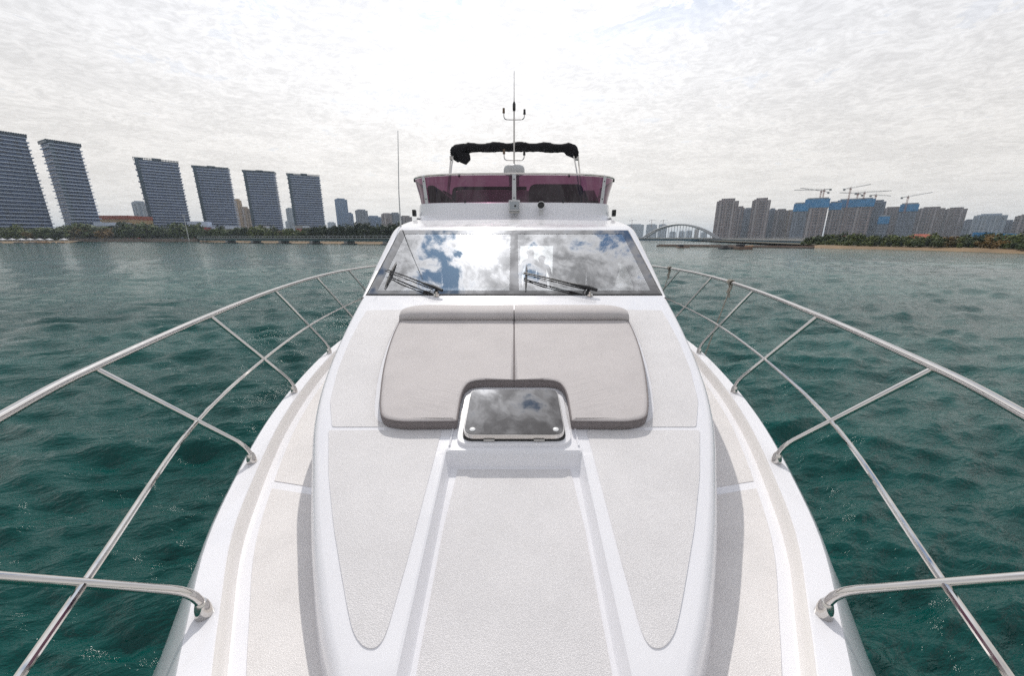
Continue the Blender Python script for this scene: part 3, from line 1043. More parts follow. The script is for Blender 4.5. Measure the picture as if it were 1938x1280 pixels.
for side in (-1, 1):  # dark side seats, also standing in for the shaded inner coaming walls
    part(MB().slab(round_poly([Vector((side * 1.72, 9.0, 4.30)), Vector((side * 1.72, 9.6, 4.62)), Vector((side * 1.72, 11.6, 4.66)), Vector((side * 1.72, 11.6, 3.86)), Vector((side * 1.72, 9.0, 3.86))], 0.08), (side * 0.22, 0, 0)), 'flybridge_shade_pad', 'seat_vinyl', bevel=0.03)

# radar dome and mast
MY = 10.9
part(MB().box(-0.14, 0.14, MY - 0.07, MY + 0.07, 3.84, 5.14), 'mast_pedestal', 'dome_white', bevel=0.02)
part(MB().lathe([(0.0, 5.14), (0.20, 5.14), (0.27, 5.17), (0.285, 5.22), (0.285, 5.30), (0.26, 5.36), (0.18, 5.395), (0.0, 5.405)], (0, MY, 0), 28), 'radar_dome', 'dome_white', smooth=60)
mast = part(MB().tube([(0, MY, 5.38), (0, MY, 6.72)], 0.022, 10), 'mast', 'steel_dark')
sub(MB().tube([(0, MY, 6.70), (0, MY, 6.74), (0, MY, 6.86), (0, MY, 6.92)], [0.03, 0.04, 0.04, 0.02], 10), 'antenna_base', 'black_plastic', mast)
sub(MB().tube([(0, MY, 6.9), (0, MY, 7.02), (0, MY, 7.62)], [0.016, 0.012, 0.008], 8), 'whip_antenna', 'steel_dark', mast)
for zz, lit in ((6.50, 1), (5.52, 0)):
    sub(MB().tube(spline([(-0.27, MY, zz + 0.15), (-0.265, MY, zz + 0.06), (-0.22, MY, zz + 0.01), (-0.12, MY, zz), (0.12, MY, zz), (0.22, MY, zz + 0.01), (0.265, MY, zz + 0.06), (0.27, MY, zz + 0.13)], 5), 0.013, 8), 'spreader_arm', 'steel_dark', mast)
    for sx, h_ in ((-0.272, 0.15), (0.272, 0.12)):
        sub(MB().lathe([(0.02, 0), (0.034, 0.005), (0.034, 0.045), (0.030, 0.05), (0.030, 0.12), (0.0, 0.125)], (sx, MY, zz + h_), 12), 'mast_light', 'black_plastic' if sx > 0 else 'interior_wood', mast)

# folding top rolled on its frame
BY = 12.0
cx_ = np.linspace(-1.88, 1.90, 64)
rows = []
g2 = np.random.default_rng(3)
lump = [g2.normal(0, 1) for _ in cx_]
for i, x in enumerate(cx_):
    s_ = (x + 1.88) / 3.78
    zc_ = 6.03 + 0.05 * math.sin(math.pi * s_) - 0.10 * max(0, (abs(s_ - 0.5) - 0.40) / 0.1) ** 2 + 0.010 * math.sin(x * 9)
    ra = 0.125 + 0.008 * math.sin(x * 13 + 1) + 0.004 * lump[i]
    rz = 0.124 + 0.012 * math.sin(x * 8.2) + 0.004 * lump[i]
    if s_ < 0.12:
        rz += 0.13 * math.sin(math.pi * s_ / 0.12)
        zc_ -= 0.10 * math.sin(math.pi * s_ / 0.12)
    if s_ > 0.9:
        rz += 0.05
        zc_ -= 0.03
    if i in (0, len(cx_) - 1):
        ra, rz = 0.05, 0.05
    rows.append([(x + 0.02 * math.sin(k * 2.1 + i), BY + ra * math.cos(2 * math.pi * k / 16), zc_ + rz * math.sin(2 * math.pi * k / 16) * (1 + 0.05 * math.sin(3 * k + x * 17))) for k in range(16)])
bim = part(MB().grid(rows, close=True), 'rolled_canopy', 'canvas', smooth=50)
flap = [Vector((-1.72, BY - 0.17, 5.93)), Vector((-1.30, BY - 0.18, 5.88)), Vector((-1.28, BY - 0.17, 5.72)), Vector((-1.42, BY - 0.17, 5.58)), Vector((-1.62, BY - 0.17, 5.66))]
sub(MB().slab(flap, (0, 0.12, 0)), 'canopy_flap', 'canvas', bim, bevel=0.03)
for pts in ([(-1.86, BY, 5.98), (-1.87, BY - 0.02, 5.8), (-2.0, 11.6, 4.5), (-2.0, 11.5, 4.1)], [(-1.78, BY - 0.05, 5.9), (-1.84, BY - 0.2, 5.5), (-1.92, 11.2, 4.3)],
            [(1.87, BY, 6.0), (1.9, BY, 5.85), (2.04, 11.8, 4.6), (2.05, 11.7, 4.1)], [(1.76, BY - 0.05, 5.85), (1.84, BY - 0.2, 5.4), (1.93, 11.2, 4.3)]):
    part(MB().tube(pts, 0.022, 10), 'canopy_pole', 'steel')
for sx in (-1, 1):
    part(MB().box(sx * 1.86 - 0.05, sx * 1.86 + 0.05, BY - 0.06, BY + 0.06, 5.72, 5.84), 'canopy_joint', 'steel_dark', bevel=0.02)

# searchlight box and horn on the coaming
lamp = part(MB().box(-0.105, 0.115, 7.52, 7.66, 3.985, 4.20), 'searchlight', 'dome_white', bevel=0.02)
sub(MB().box(-0.08, 0.09, 7.512, 7.519, 4.03, 4.165), 'reflector', 'lens', lamp, bevel=0.004)
sub(MB().lathe([(0.0, 0.012), (0.018, 0.012), (0.02, 0.0)], (0.02, 7.510, 4.09), 12, Matrix.Rotation(R(90), 4, 'X')), 'bulb', 'black_plastic', lamp)
sub(MB().box(-0.095, 0.105, 7.50, 7.60, 3.955, 3.982), 'foot', 'steel_dark', lamp, bevel=0.004)
horn = part(MB().lathe([(0.0, -0.09), (0.06, -0.09), (0.066, -0.06), (0.066, 0.06), (0.075, 0.065), (0.075, 0.085), (0.062, 0.086)], (0.53, 7.55, 4.085), 22, Matrix.Rotation(R(-12), 4, 'Z') @ Matrix.Rotation(R(80), 4, 'X')), 'bow_camera', 'dome_white', smooth=40)
sub(MB().lathe([(0.062, 0.08), (0.05, 0.06), (0.0, 0.058)], (0.53, 7.55, 4.085), 20, Matrix.Rotation(R(-12), 4, 'Z') @ Matrix.Rotation(R(80), 4, 'X')), 'camera_lens', 'black_plastic', horn)
sub(MB().box(0.49, 0.57, 7.54, 7.62, 3.93, 4.03), 'mount', 'dome_white', horn, bevel=0.01)
# roof whip antenna on the left edge of the roof
ant = part(MB().lathe([(0.03, 0), (0.03, 0.03), (0.015, 0.05), (0.012, 0.16), (0.0, 0.17)], (-1.82, 6.2, roof_z(6.2) - 0.05), 12), 'roof_antenna', 'dome_white')
sub(MB().tube([(-1.82, 6.2, roof_z(6.2) + 0.05), (-1.808, 6.2, 4.2), (-1.752, 6.2, 5.06)], [0.011, 0.008, 0.005], 8), 'antenna_rod', 'dome_white', ant)

# ---------------- rails
TOPR = [(0.0, -1.05, 2.84), (0.5, -0.85, 2.835), (1.0, -0.25, 2.83), (1.38, 0.25, 2.83), (1.66, 0.72, 2.835), (1.957, 1.28, 2.84), (2.147, 1.79, 2.86), (2.40, 2.87, 2.907), (2.62, 4.05, 2.947), (2.75, 5.2, 2.972), (2.80, 6.3, 2.972), (2.78, 7.4, 2.95), (2.66, 8.6, 2.90), (2.5, 9.8, 2.84)]
HEADS = [(0.65, 1.02), (1.79, 1.99), (2.87, 3.07), (4.05, 4.25), (5.20, 5.42), (6.35, 6.58), (7.6, 7.85)]      # (Y of head, Y of foot)
rail_fn_x = pchip([(y, x) for x, y, z in TOPR])
rail_fn_z = pchip([(y, z) for x, y, z in TOPR])
for side in (-1, 1):
    pts = spline([(side * x, y, z) for x, y, z in TOPR], 10)
    part(MB().tube(pts, 0.0205, 14), 'handrail', 'steel')
    mids = []
    for hy, fy in HEADS:
        foot = Vector((side * (G(fy) - 0.055 * perp(fy).x), fy - 0.055 * perp(fy).y, GUN_Z + 0.004))
        head = Vector((side * rail_fn_x(hy), hy, rail_fn_z(hy) - 0.012))
        bend = foot + Vector((side * 0.015, -0.008, 0.12))
        pth = [foot + Vector((0, 0, 0.02)), foot + Vector((side * 0.004, -0.002, 0.07))] + [
            (1 - t_) ** 2 * (foot + Vector((side * 0.004, -0.002, 0.07))) + 2 * t_ * (1 - t_) * bend + t_ ** 2 * (bend + (head - bend) * 0.09) for t_ in (0.25, 0.5, 0.75, 1.0)] + [bend + (head - bend) * 0.5, head]
        stn = part(MB().tube(pth, 0.0150, 12), 'stanchion', 'steel')
        sub(MB().lathe([(0.027, 0.0), (0.028, 0.006), (0.026, 0.035), (0.021, 0.058), (0.0165, 0.066), (0.0, 0.066)], foot - Vector((0, 0, 0.003)), 16), 'foot_socket', 'steel', stn)
        mids.append(bend + (head - bend) * 0.36)
    first = mids[0] + (mids[0] - mids[1]) * 0.9
    part(MB().tube(spline([first] + mids, 8), 0.0115, 10), 'mid_rail', 'steel')

# ================================================================== SUN PAD CUSHIONS
half = [(0.0012, 3.27), (1.03, 3.27), (1.013, 3.012), (0.969, 2.701), (0.918, 2.442), (0.855, 2.194), (0.808, 2.035), (0.760, 1.930), (0.645, 1.900), (0.325, 1.905), (0.335, 2.19), (0.295, 2.315), (0.0012, 2.315)]
half = [(x * 1.028 if x > 0.01 else x, y * 1.028) for x, y in half]
rads = [0.0, 0.02, 0.2, 0.2, 0.2, 0.2, 0.09, 0.09, 0.06, 0.015, 0.10, 0.10, 0.0]
for side, lb in ((-1, 'taupe sunbathing cushion left of the centre seam, with a dark rolled headrest'), (1, 'taupe sunbathing cushion right of the centre seam, with a dark rolled headrest')):
    cu = empty('sunpad_cushion', (side * 0.5, 2.6, TZ(2.6)))
    tag(cu, lb, 'cushion', 'sun pad cushions on the coachroof')
    inv = Matrix.Translation(cu.location).inverted()
    ol = round_poly([Vector((side * x, y, 0)) for x, y in half], rads)
    cen = Vector((side * 0.5, 2.6, 0))
    # slightly domed cover: rings shrinking towards a medial line
    n_ = len(ol)
    body = MB()

    def ring(f_, dz):
        out_ = []
        for i in range(n_):
            a, b_ = ol[i - 1], ol[(i + 1) % n_]
            tg = (b_ - a).normalized()
            nr = Vector((-tg.y, tg.x, 0)) * (1 if side < 0 else -1)
            p = ol[i] + nr * f_
            out_.append(Vector((p.x, p.y, TZ(p.y) + 0.006 + dz)))
        return out_
    # orientation test
    area = sum(ol[i].x * ol[(i + 1) % n_].y - ol[(i + 1) % n_].x * ol[i].y for i in range(n_))
    sg = 1 if area > 0 else -1

    def ring(f_, dz):
        out_ = []
        for i in range(n_):
            a, b_ = ol[i - 1], ol[(i + 1) % n_]
            tg = (b_ - a).normalized()
            nr = Vector((-tg.y, tg.x, 0)) * sg
            p = ol[i] + nr * f_
            out_.append(Vector((p.x, p.y, TZ(p.y) + 0.006 + dz)))
        return out_
    rings = [ring(0.004, 0.0), ring(0.0, 0.015), ring(-0.002, 0.028), ring(0.0, 0.042), ring(0.004, 0.050), ring(0.012, 0.0555), ring(0.022, 0.058), ring(0.026, 0.0583)]
    body.grid([list(r_) for r_ in rings], close=True)
    nb = len(rings) * n_
    topo = [nb - n_ + i for i in range(n_)]
    tp = [Vector(body.v[i]) for i in topo]
    body2 = MB()
    body2.v = body.v
    body2.f = body.f
    for tri in tessellate_polygon([[Vector((p.x, p.y, 0)) for p in tp]]):
        body2.f.append(tuple(topo[i] for i in tri))
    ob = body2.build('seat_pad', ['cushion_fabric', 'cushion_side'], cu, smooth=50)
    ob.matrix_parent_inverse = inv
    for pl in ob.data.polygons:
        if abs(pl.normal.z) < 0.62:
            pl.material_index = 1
        if len(pl.vertices) == 3:
            pl.use_smooth = False
    # piping cord at the edge
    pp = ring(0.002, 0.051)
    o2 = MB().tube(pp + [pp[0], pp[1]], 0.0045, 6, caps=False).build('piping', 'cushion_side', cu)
    o2.matrix_parent_inverse = inv
    # rolled headrest
    rows = []
    xs = list(np.linspace(0.0045, 0.95, 16)) + [0.99, 1.02, 1.045, 1.058, 1.063]
    for x in xs:
        sh = 1.0 if x < 0.87 else math.sqrt(max(0.02, 1 - ((x - 0.87) / 0.195) ** 2))
        prof = [(3.285, 0.06), (3.255, 0.10), (3.243, 0.14), (3.250, 0.175), (3.275, 0.20), (3.32, 0.212), (3.38, 0.212), (3.45, 0.19), (3.53, 0.15), (3.57, 0.09), (3.575, 0.0), (3.27, 0.0)]
        yb = 3.27
        rows.append([(side * x, 0.085 + yb + (y - yb) * (0.45 + 0.55 * sh), TZ(y + 0.085) + 0.006 + (0.0 if h_ == 0 else h_ * 0.64 * (0.72 + 0.28 * sh))) for y, h_ in prof])
    mbh = MB().grid(rows, close=True)
    k0 = len(rows[0])
    mbh.f.append(tuple(range(k0)))
    mbh.f.append(tuple(len(mbh.v) - 1 - i for i in range(k0)))
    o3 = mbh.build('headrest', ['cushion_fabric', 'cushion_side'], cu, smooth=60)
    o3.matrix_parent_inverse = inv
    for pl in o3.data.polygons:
        if abs(pl.normal.x) > 0.9:  # end faces coloured dark to give the centre gap its shade
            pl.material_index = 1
    if side < 0:
        o4 = MB().box(-0.004, 0.004, 3.36, 3.55, TZ(3.4) - 0.02, TZ(3.4) + 0.11).build('gap_shade_strip', 'cushion_side', cu, smooth=None)  # dark strip added between the headrests as the shade of the gap
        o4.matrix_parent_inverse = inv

# ================================================================== ROPES TIED TO THE RIGHT RAIL
def fender_line(hy, foot_uv, lab):
    x, z = rail_fn_x(hy), rail_fn_z(hy)
    c_ = Vector((x, hy, z))
    dr = (Vector((rail_fn_x(hy + .05), hy + .05, rail_fn_z(hy + .05))) - c_).normalized()
    s_ = dr.cross(Vector((0, 0, 1))).normalized()
    o = empty('fender_line', c_)
    tag(o, lab, 'rope', 'fender lines on the right rail')
    inv = Matrix.Translation(c_).inverted()
    pts = []
    for k in range(40):
        a = 2 * math.pi * k / 11
        pts.append(c_ + dr * (-0.035 + 0.0018 * k) + (s_ * math.cos(a) + Vector((0, 0, 1)) * math.sin(a)) * 0.029)
    h1 = MB().tube(pts, 0.0085, 7)
    h1.tube(spline([c_ + s_ * 0.028, c_ + dr * 0.02 + Vector((0, 0, -0.05)), c_ - dr * 0.015 + Vector((0, 0, -0.10)), c_ + dr * 0.02 - s_ * 0.02 + Vector((0, 0, -0.13)), c_ + dr * 0.01 + Vector((0, 0, -0.06)), c_ - s_ * 0.028], 6), 0.010, 7)
    h1.tube(spline([c_ - dr * 0.03 + s_ * 0.01, c_ - dr * 0.03 + Vector((0, 0, -0.07)), c_ + Vector((0, 0, -0.12)), c_ - dr * 0.02 + Vector((0, 0, -0.19))], 6), 0.010, 7)
    k_ = h1.build('hitch_knot', 'rope', o, smooth=60)
    k_.matrix_parent_inverse = inv
    endp = Vector((G(hy) + 0.05, hy - 0.02, GUN_Z - 0.6))
    l_ = MB().tube(spline([c_ + Vector((0, 0, -0.10)), c_.lerp(endp, 0.5) + Vector((0.01, 0, 0)), endp], 8), 0.0075, 7).build('hanging_line', 'rope', o, smooth=60)
    l_.matrix_parent_inverse = inv


fender_line(4.62, None, 'grey rope hitched to the right handrail between two stanchions, hanging overboard')
fender_line(6.75, None, 'grey rope hitched to the right handrail close to the cabin windshield')

# ================================================================== PEOPLE IN THE CABIN
def person(loc, rz, height, shirt, trousers, hair, lab, turn=0.0):
    s_ = height / 1.75
    V, E_, rad = [], [], []

    def add(p, r_, par=None):
        V.append(tuple(c * s_ for c in p))
        rad.append((r_ * s_, r_ * s_))
        if par is not None:
            E_.append((par, len(V) - 1))
        return len(V) - 1
    pel = add((0, 0, 0.95), 0.135)
    wa = add((0, 0, 1.10), 0.125, pel)
    ch = add((0, 0.01, 1.30), 0.145, wa)
    nk0 = add((0, 0, 1.43), 0.09, ch)
    nk = add((0, -0.005, 1.50), 0.055, nk0)
    h0 = add((0, -0.015, 1.57), 0.075, nk)
    h1 = add((0, -0.012, 1.65), 0.09, h0)
    add((0, -0.005, 1.72), 0.065, h1)
    add((0, -0.115, 1.625), 0.016, h0)
    for sx in (-1, 1):
        e_ = add((sx * 0.088, 0.0, 1.63), 0.018, h1)
        sh = add((sx * 0.17, 0, 1.41), 0.068, nk0)
        el = add((sx * 0.245, 0.02, 1.14), 0.046, sh)
        wr = add((sx * 0.25, -0.07, 0.90), 0.030, el)
        pm = add((sx * 0.245, -0.09, 0.83), 0.034, wr)
        for k, (fx_, fl_) in enumerate(((-0.028, 0.075), (-0.009, 0.088), (0.01, 0.082), (0.028, 0.065))):
            m1 = add((sx * 0.243, -0.09 + fx_, 0.79), 0.0095, pm)
            add((sx * 0.232, -0.098 + fx_, 0.79 - fl_), 0.0085, m1)
        th_ = add((sx * 0.225, -0.13, 0.82), 0.011, pm)
        add((sx * 0.215, -0.145, 0.775), 0.009, th_)
        hp = add((sx * 0.095, 0, 0.86), 0.095, pel)
        kn = add((sx * 0.11, -0.01, 0.48), 0.062, hp)
        an_ = add((sx * 0.115, 0.03, 0.09), 0.042, kn)
        add((sx * 0.125, -0.14, 0.035), 0.035, an_)
    me = bpy.data.meshes.new('person')
    me.from_pydata(V, E_, [])
    o = bpy.data.objects.new('person', me)
    C.objects.link(o)
    o.location = loc
    o.rotation_euler = (0, 0, rz)
    o.modifiers.new('skin', 'SKIN').use_smooth_shade = True
    for i, r_ in enumerate(rad):
        me.skin_vertices[0].data[i].radius = r_
    me.skin_vertices[0].data[0].use_root = True
    sb = o.modifiers.new('subd', 'SUBSURF')
    sb.levels = sb.render_levels = 2
    m, t, out = mat('clothes_' + str(len(MATS)))
    b = t.n('ShaderNodeBsdfPrincipled')
    m.node_tree.links.new(b.outputs[0], out.inputs[0])
    x, y, z = t.sep(t.n('ShaderNodeTexCoord').outputs['Object'])
    z = t.math('DIVIDE', z, s_)
    ax = t.math('ABSOLUTE', x)
    c_ = t.mix(t.math('GREATER_THAN', z, 0.07), (0.03, 0.03, 0.03, 1), (*trousers, 1))
    c_ = t.mix(t.math('GREATER_THAN', z, 0.97), c_, (*shirt, 1))
    skin = (0.42, 0.26, 0.19, 1)
    hand = t.math('MULTIPLY', t.math('GREATER_THAN', ax, 0.19), t.math('LESS_THAN', z, 0.93))
    c_ = t.mix(t.math('MAXIMUM', hand, t.math('GREATER_THAN', z, 1.47)), c_, skin)
    hr = t.math('MULTIPLY', t.math('GREATER_THAN', t.math('ADD', z, t.math('MULTIPLY', y, 1.3)), 1.645), t.math('GREATER_THAN', z, 1.56))
    c_ = t.mix(hr, c_, (*hair, 1))
    t.set(b.inputs['Base Color'], c_)
    b.inputs['Roughness'].default_value = 0.8
    me.materials.append(m)
    tag(o, lab, 'person')
    return o


person((0.40, 9.35, FL), R(12), 1.80, (0.10, 0.11, 0.12), (0.05, 0.06, 0.09), (0.02, 0.016, 0.014), 'taller person standing in the cabin at left of the bright doorway behind the windshield')
person((0.68, 9.25, FL), R(-14), 1.66, (0.06, 0.08, 0.13), (0.05, 0.05, 0.06), (0.015, 0.012, 0.01), 'shorter person in a bluish top standing in the cabin doorway behind the windshield')

# ================================================================== FAR SHORES
def ground_at(u, Y):
    """point at sea level seen at picture column u near the horizon, at forward distance Y"""
    return Vector(((u - 973.0) / 725.0 * Y, Y, 0))


def land_sheet(name, shore, back, mat_, z0, z1, steps=1):
    """sheet from a shoreline polyline (z0) inland to `back` polyline (z1)"""
    rows = [[(p.x, p.y, z0) for p in shore], [(p.x, p.y, z1) for p in back]]
    o = MB().grid(rows).build(name, mat_, None, smooth=None)
    tag(o, kind='structure')
    return o


def jag(pts, per, amp):
    out_ = []
    for a, b_ in zip(pts[:-1], pts[1:]):
        for k in range(per):
            p = a.lerp(b_, k / per)
            out_.append(p + Vector((0, random.uniform(-amp, amp), 0)))
    out_.append(pts[-1])
    return out_


# left shore
lsh = jag([ground_at(-420, 240), ground_at(-60, 250), ground_at(60, 262), ground_at(125, 275), ground_at(135, 335), ground_at(370, 345), ground_at(400, 300), ground_at(560, 250), ground_at(735, 216), ground_at(860, 205), ground_at(1000, 230)], 8, 1.2)
lmid = [p + Vector((-4, 12, 0)) for p in lsh]
lbk = [Vector((p.x * 14, p.y + 3800, 0)) for p in lsh]
land_sheet('beach', lsh, lmid, 'sand', -0.3, 1.0)
land_sheet('shore_land', lmid, lbk, 'land', 1.0, 3.0)
# right shore
rsh = jag([ground_at(1150, 520), ground_at(1400, 420), ground_at(1500, 260), ground_at(1525, 150), ground_at(1560, 128), ground_at(1600, 122), ground_at(1700, 112), ground_at(1800, 102), ground_at(1938, 86), ground_at(2150, 72), ground_at(2600, 55)], 8, 0.6)
rmid = [p + Vector((6, 9, 0)) for p in rsh]
rbk = [Vector((p.x * 9 + 200, p.y + 3500, 0)) for p in rsh]
land_sheet('beach', rsh, rmid, 'sand', -0.25, 0.95)
land_sheet('shore_land', rmid, rbk, 'land', 0.95, 3.0)
# distant land joining the two behind the yacht
land_sheet('far_land', [Vector((-900, 620, 0)), Vector((1200, 620, 0))], [Vector((-9000, 6000, 0)), Vector((9000, 6000, 0))], 'land', 0.5, 2.0)


# ------------------------------------------------------------------ buildings
def pxr(v):
    _, y, z = ray(973, v)
    return z / y


def corner(u, v, h):
    """roof corner of a building of height h seen at pixel (u, v)"""
    a, y, z = ray(u, v)
    t_ = (h - CAM_H) / z
    return Vector((a * t_, y * t_, 0))


def slab_tower(uv0, uv1, H_, depth, lab, floors=28, overh=1.6):
    p0, p1 = corner(*uv0, H_), corner(*uv1, H_)
    ax = (p1 - p0)
    L_ = ax.length
    ax.normalize()
    nrm = Vector((ax.y, -ax.x, 0))
    if nrm.dot(p0) > 0:
        nrm = -nrm           # towards the camera
    o = empty('slab_tower', (p0 + p1) / 2 - nrm * depth / 2)
    o.rotation_euler = (0, 0, math.atan2(ax.y, ax.x))
    fy = -1 if nrm.dot(Matrix.Rotation(o.rotation_euler.z, 3, 'Z') @ Vector((0, -1, 0))) > 0 else 1
    tag(o, lab, 'building', 'dark slab towers on the left shore')
    MB().box(-L_ / 2 + overh, L_ / 2 - overh, -depth / 2 + 1.2, depth / 2 - 1.2, 0, H_ - 2.0).build('wall', ['facade_slab'], o, smooth=None)
    MB().box(-L_ / 2 + overh - 0.3, -L_ / 2 + overh + 3.2, fy * depth / 2 * 0.94 - 0.6, fy * depth / 2 * 0.94 + 0.6, 0, H_ - 1.0).build('corner_wall', ['facade_slab_side'], o, smooth=None)
    fh = (H_ - 4.0) / floors
    base = MB().box(-L_ / 2, L_ / 2, -depth / 2, depth / 2, -0.38, 0.42).mesh('floor_slab', 'slab_white', smooth=None)
    base2 = MB().box(-L_ / 2 + 1.0, L_ / 2 - 0.6, -depth / 2, depth / 2, -0.32, 0.36).mesh('floor_slab', 'slab_white', smooth=None)
    for k in range(1, floors + 1):
        s_ = bpy.data.objects.new('floor_slab', base if k % 2 else base2)
        C.objects.link(s_)
        s_.parent = o
        s_.location = (0, 0, k * fh)
    # roof pergola
    pg = MB()
    for x in np.arange(-L_ / 2, L_ / 2, 1.5):
        pg.box(x, x + 0.45, -depth / 2, depth / 2, H_ - 3.0, H_)
    pg.box(-L_ / 2, L_ / 2, -depth / 2 - 0.02, -depth / 2 + 0.3, H_ - 0.8, H_ - 0.3)
    pg.box(-L_ / 2, L_ / 2, depth / 2 - 0.3, depth / 2 + 0.02, H_ - 0.8, H_ - 0.3)
    pg.box(-4, 5, -3, 3, H_ - 2.5, H_ + 1.2)
    pg.box(-L_ / 2 + 4, -L_ / 2 + 9, -3, 3, H_ - 2.5, H_ + 0.4)
    pg.build('roof_pergola', 'facade_slab_side', o, smooth=None)
    # balcony dividers, joined
    bd_ = MB()
    for x in np.linspace(-L_ / 2 + 3, L_ / 2 - 3, 9):
        bd_.box(x - 0.15, x + 0.15, -depth / 2 + 0.15, -depth / 2 + 1.3, 2, H_ - 3)
        bd_.box(x - 0.15, x + 0.15, depth / 2 - 1.3, depth / 2 - 0.15, 2, H_ - 3)
    bd_.build('balcony_divider', 'facade_slab', o, smooth=None)
    return o


slab_tower((-92, 233), (51, 254), 104, 14, 'leftmost dark banded tower block, cut off by the edge of the picture')
t2 = slab_tower((86, 262), (153, 272), 100, 26, 'second dark banded tower from the left, showing its bluish end wall')
slab_tower((250, 296), (338, 305), 100, 15, 'third dark banded tower from the left, behind the tall lamp mast')
slab_tower((361, 312), (432, 317), 100, 15, 'fourth dark banded tower from the left, between the lamp mast and tan towers')
slab_tower((457, 321), (518, 324), 100, 15, 'fifth dark banded tower from the left, right of the tan towers')
slab_tower((541, 327), (605, 331), 100, 15, 'sixth dark banded tower from the left, nearest to the yacht')


def tower(name, u0, u1, v, Y, fac, lab, group, steps=None, net=None, ribs=6, depth=None, cat='building', yaw=0.0):
    """residential tower: body, ribs, stepped crown; net = (v_low) safety net from the top down to picture row v_low"""
    H_ = CAM_H + Y * pxr(v)
    a0, y0, _ = ray(u0, v)
    a1, y1, _ = ray(u1, v)
    x0, x1 = a0 / y0 * Y, a1 / y1 * Y
    w_ = x1 - x0
    dp = depth or max(12.0, w_ * 0.8)
    c_ = Vector(((x0 + x1) / 2, Y, 0))
    br = math.atan2(-c_.x, c_.y)
    o = empty(name, c_ + Vector((c_.x, c_.y, 0)).normalized() * dp / 2)
    o.rotation_euler = (0, 0, br + yaw)
    tag(o, lab, cat, group)
    wl = w_ * math.cos(br) * 1.14
    hb = H_ - (4.0 if steps is None else steps)
    body = MB()
    body.box(-wl * 0.5, wl * 0.5, -dp / 2 + 1.2, dp / 2, 0, hb)
    body.build('wall', [fac], o, smooth=None)
    rb = MB()
    for i in range(ribs):
        f0 = -0.5 + (i + 0.12) / ribs
        rb.box(wl * f0, wl * (f0 + 0.55 / ribs), -dp / 2 - 0.6 * (i % 2), -dp / 2 + 1.6, 0, hb - (3.2 if i % 3 == 0 else 0.2))
    bay = rb.build('facade_bay', [fac, 'bay_pale'], o, smooth=None)
    for i, pl in enumerate(bay.data.polygons):
        if (i // 6) % 4 == 1 and 'blue' not in fac and 'pale' not in fac:
            pl.material_index = 1
    cr = MB()
    cr.box(-wl * 0.30, wl * 0.32, -dp * 0.3, dp * 0.3, hb - 0.5, H_)
    cr.box(-wl * 0.42, -wl * 0.22, -dp * 0.25, dp * 0.2, hb - 0.5, hb + (H_ - hb) * 0.5)
    cr.build('roof_crown', [fac], o, smooth=None)
    if net:
        zl = CAM_H + Y * pxr(net)
        MB().box(-wl * 0.53, wl * 0.53, -dp / 2 - 1.5, dp / 2 + 1.5, zl, hb + 1.0).build('safety_net', 'net_blue', o, smooth=None)
        MB().box(-wl * 0.46, wl * 0.46, -dp * 0.42, dp * 0.42, hb + 1.0, hb + 4.0).build('formwork', 'concrete', o, smooth=None)
    return o


RG = 'apartment towers on the right shore'
tower('apartment_tower', 1360, 1397, 375, 990, 'facade_greybrown', 'leftmost tall grey brown tower on the right shore, just right of the arch', RG, steps=7, ribs=7)
tower('apartment_tower', 1396, 1409, 390, 1060, 'facade_greybrown', 'narrow lower tower pressed against the leftmost tall tower', RG, ribs=3)
tower('apartment_tower', 1408, 1427, 393, 1090, 'facade_greyblue', 'low tower between the two tall round-topped towers right of the arch', RG, ribs=4)
tower('apartment_tower', 1427, 1458, 374, 985, 'facade_greybrown', 'tall tower with a bluish left flank, second peak from the arch', RG, steps=6, ribs=6)
tower('apartment_tower', 1457, 1469, 394, 1050, 'facade_greyblue', 'narrow grey blue tower right of the second peak', RG, ribs=3)
tower('apartment_tower', 1469, 1491, 395, 1010, 'facade_brown', 'flat topped tower left of the netted construction towers', RG, ribs=5)
tower('apartment_tower', 1490, 1507, 397, 1000, 'facade_tan', 'pale tan tower touching the first blue netted tower', RG, ribs=3)
NG = 'unfinished towers wrapped in blue netting'
tower('construction_tower', 1506, 1530, 383, 930, 'facade_greyblue', 'lower left half of the first construction tower under blue netting', NG, net=400, ribs=4)
tower('construction_tower', 1529, 1568, 374, 915, 'facade_greybrown', 'unfinished tower with blue netting under the long paired crane jibs', NG, net=393, ribs=5)
tower('construction_tower', 1573, 1593, 381, 905, 'facade_greybrown', 'narrow netted tower at the left side of the widest construction tower', NG, net=397, ribs=4)
tower('construction_tower', 1592, 1651, 375, 890, 'facade_greybrown', 'widest unfinished tower with a broad blue net band below its roof', NG, net=392, ribs=9)
tower('apartment_tower', 1651, 1677, 378, 900, 'facade_greyblue', 'bare concrete tower immediately right of the widest netted tower', RG, ribs=5)
tower('apartment_tower', 1673, 1709, 391, 960, 'facade_brown', 'brownish tower between the bare tower and the small netted tower', RG, ribs=6)
tower('construction_tower', 1708, 1738, 384, 900, 'facade_greyblue', 'rightmost netted tower standing alone under its own crane', NG, net=400, ribs=5)
tower('construction_tower', 1666, 1684, 407, 860, 'facade_greyblue', 'short netted block low in front of the brownish tower', NG, net=424, ribs=3)
tower('apartment_tower', 1741, 1787, 391, 940, 'facade_brown', 'broad brown tower left of the sky gap on the right shore', RG, ribs=8)
tower('apartment_tower', 1792, 1830, 392, 930, 'facade_brown', 'broad brown tower right of the sky gap on the right shore', RG, ribs=7)
tower('apartment_tower', 1826, 1846, 415, 990, 'facade_greyblue', 'short bluish tower in the dip left of the white ribbed tower', RG, ribs=3)
tower('apartment_tower', 1848, 1905, 404, 860, 'facade_pale', 'wide pale tower with white vertical ribs near the right edge', RG, ribs=8)
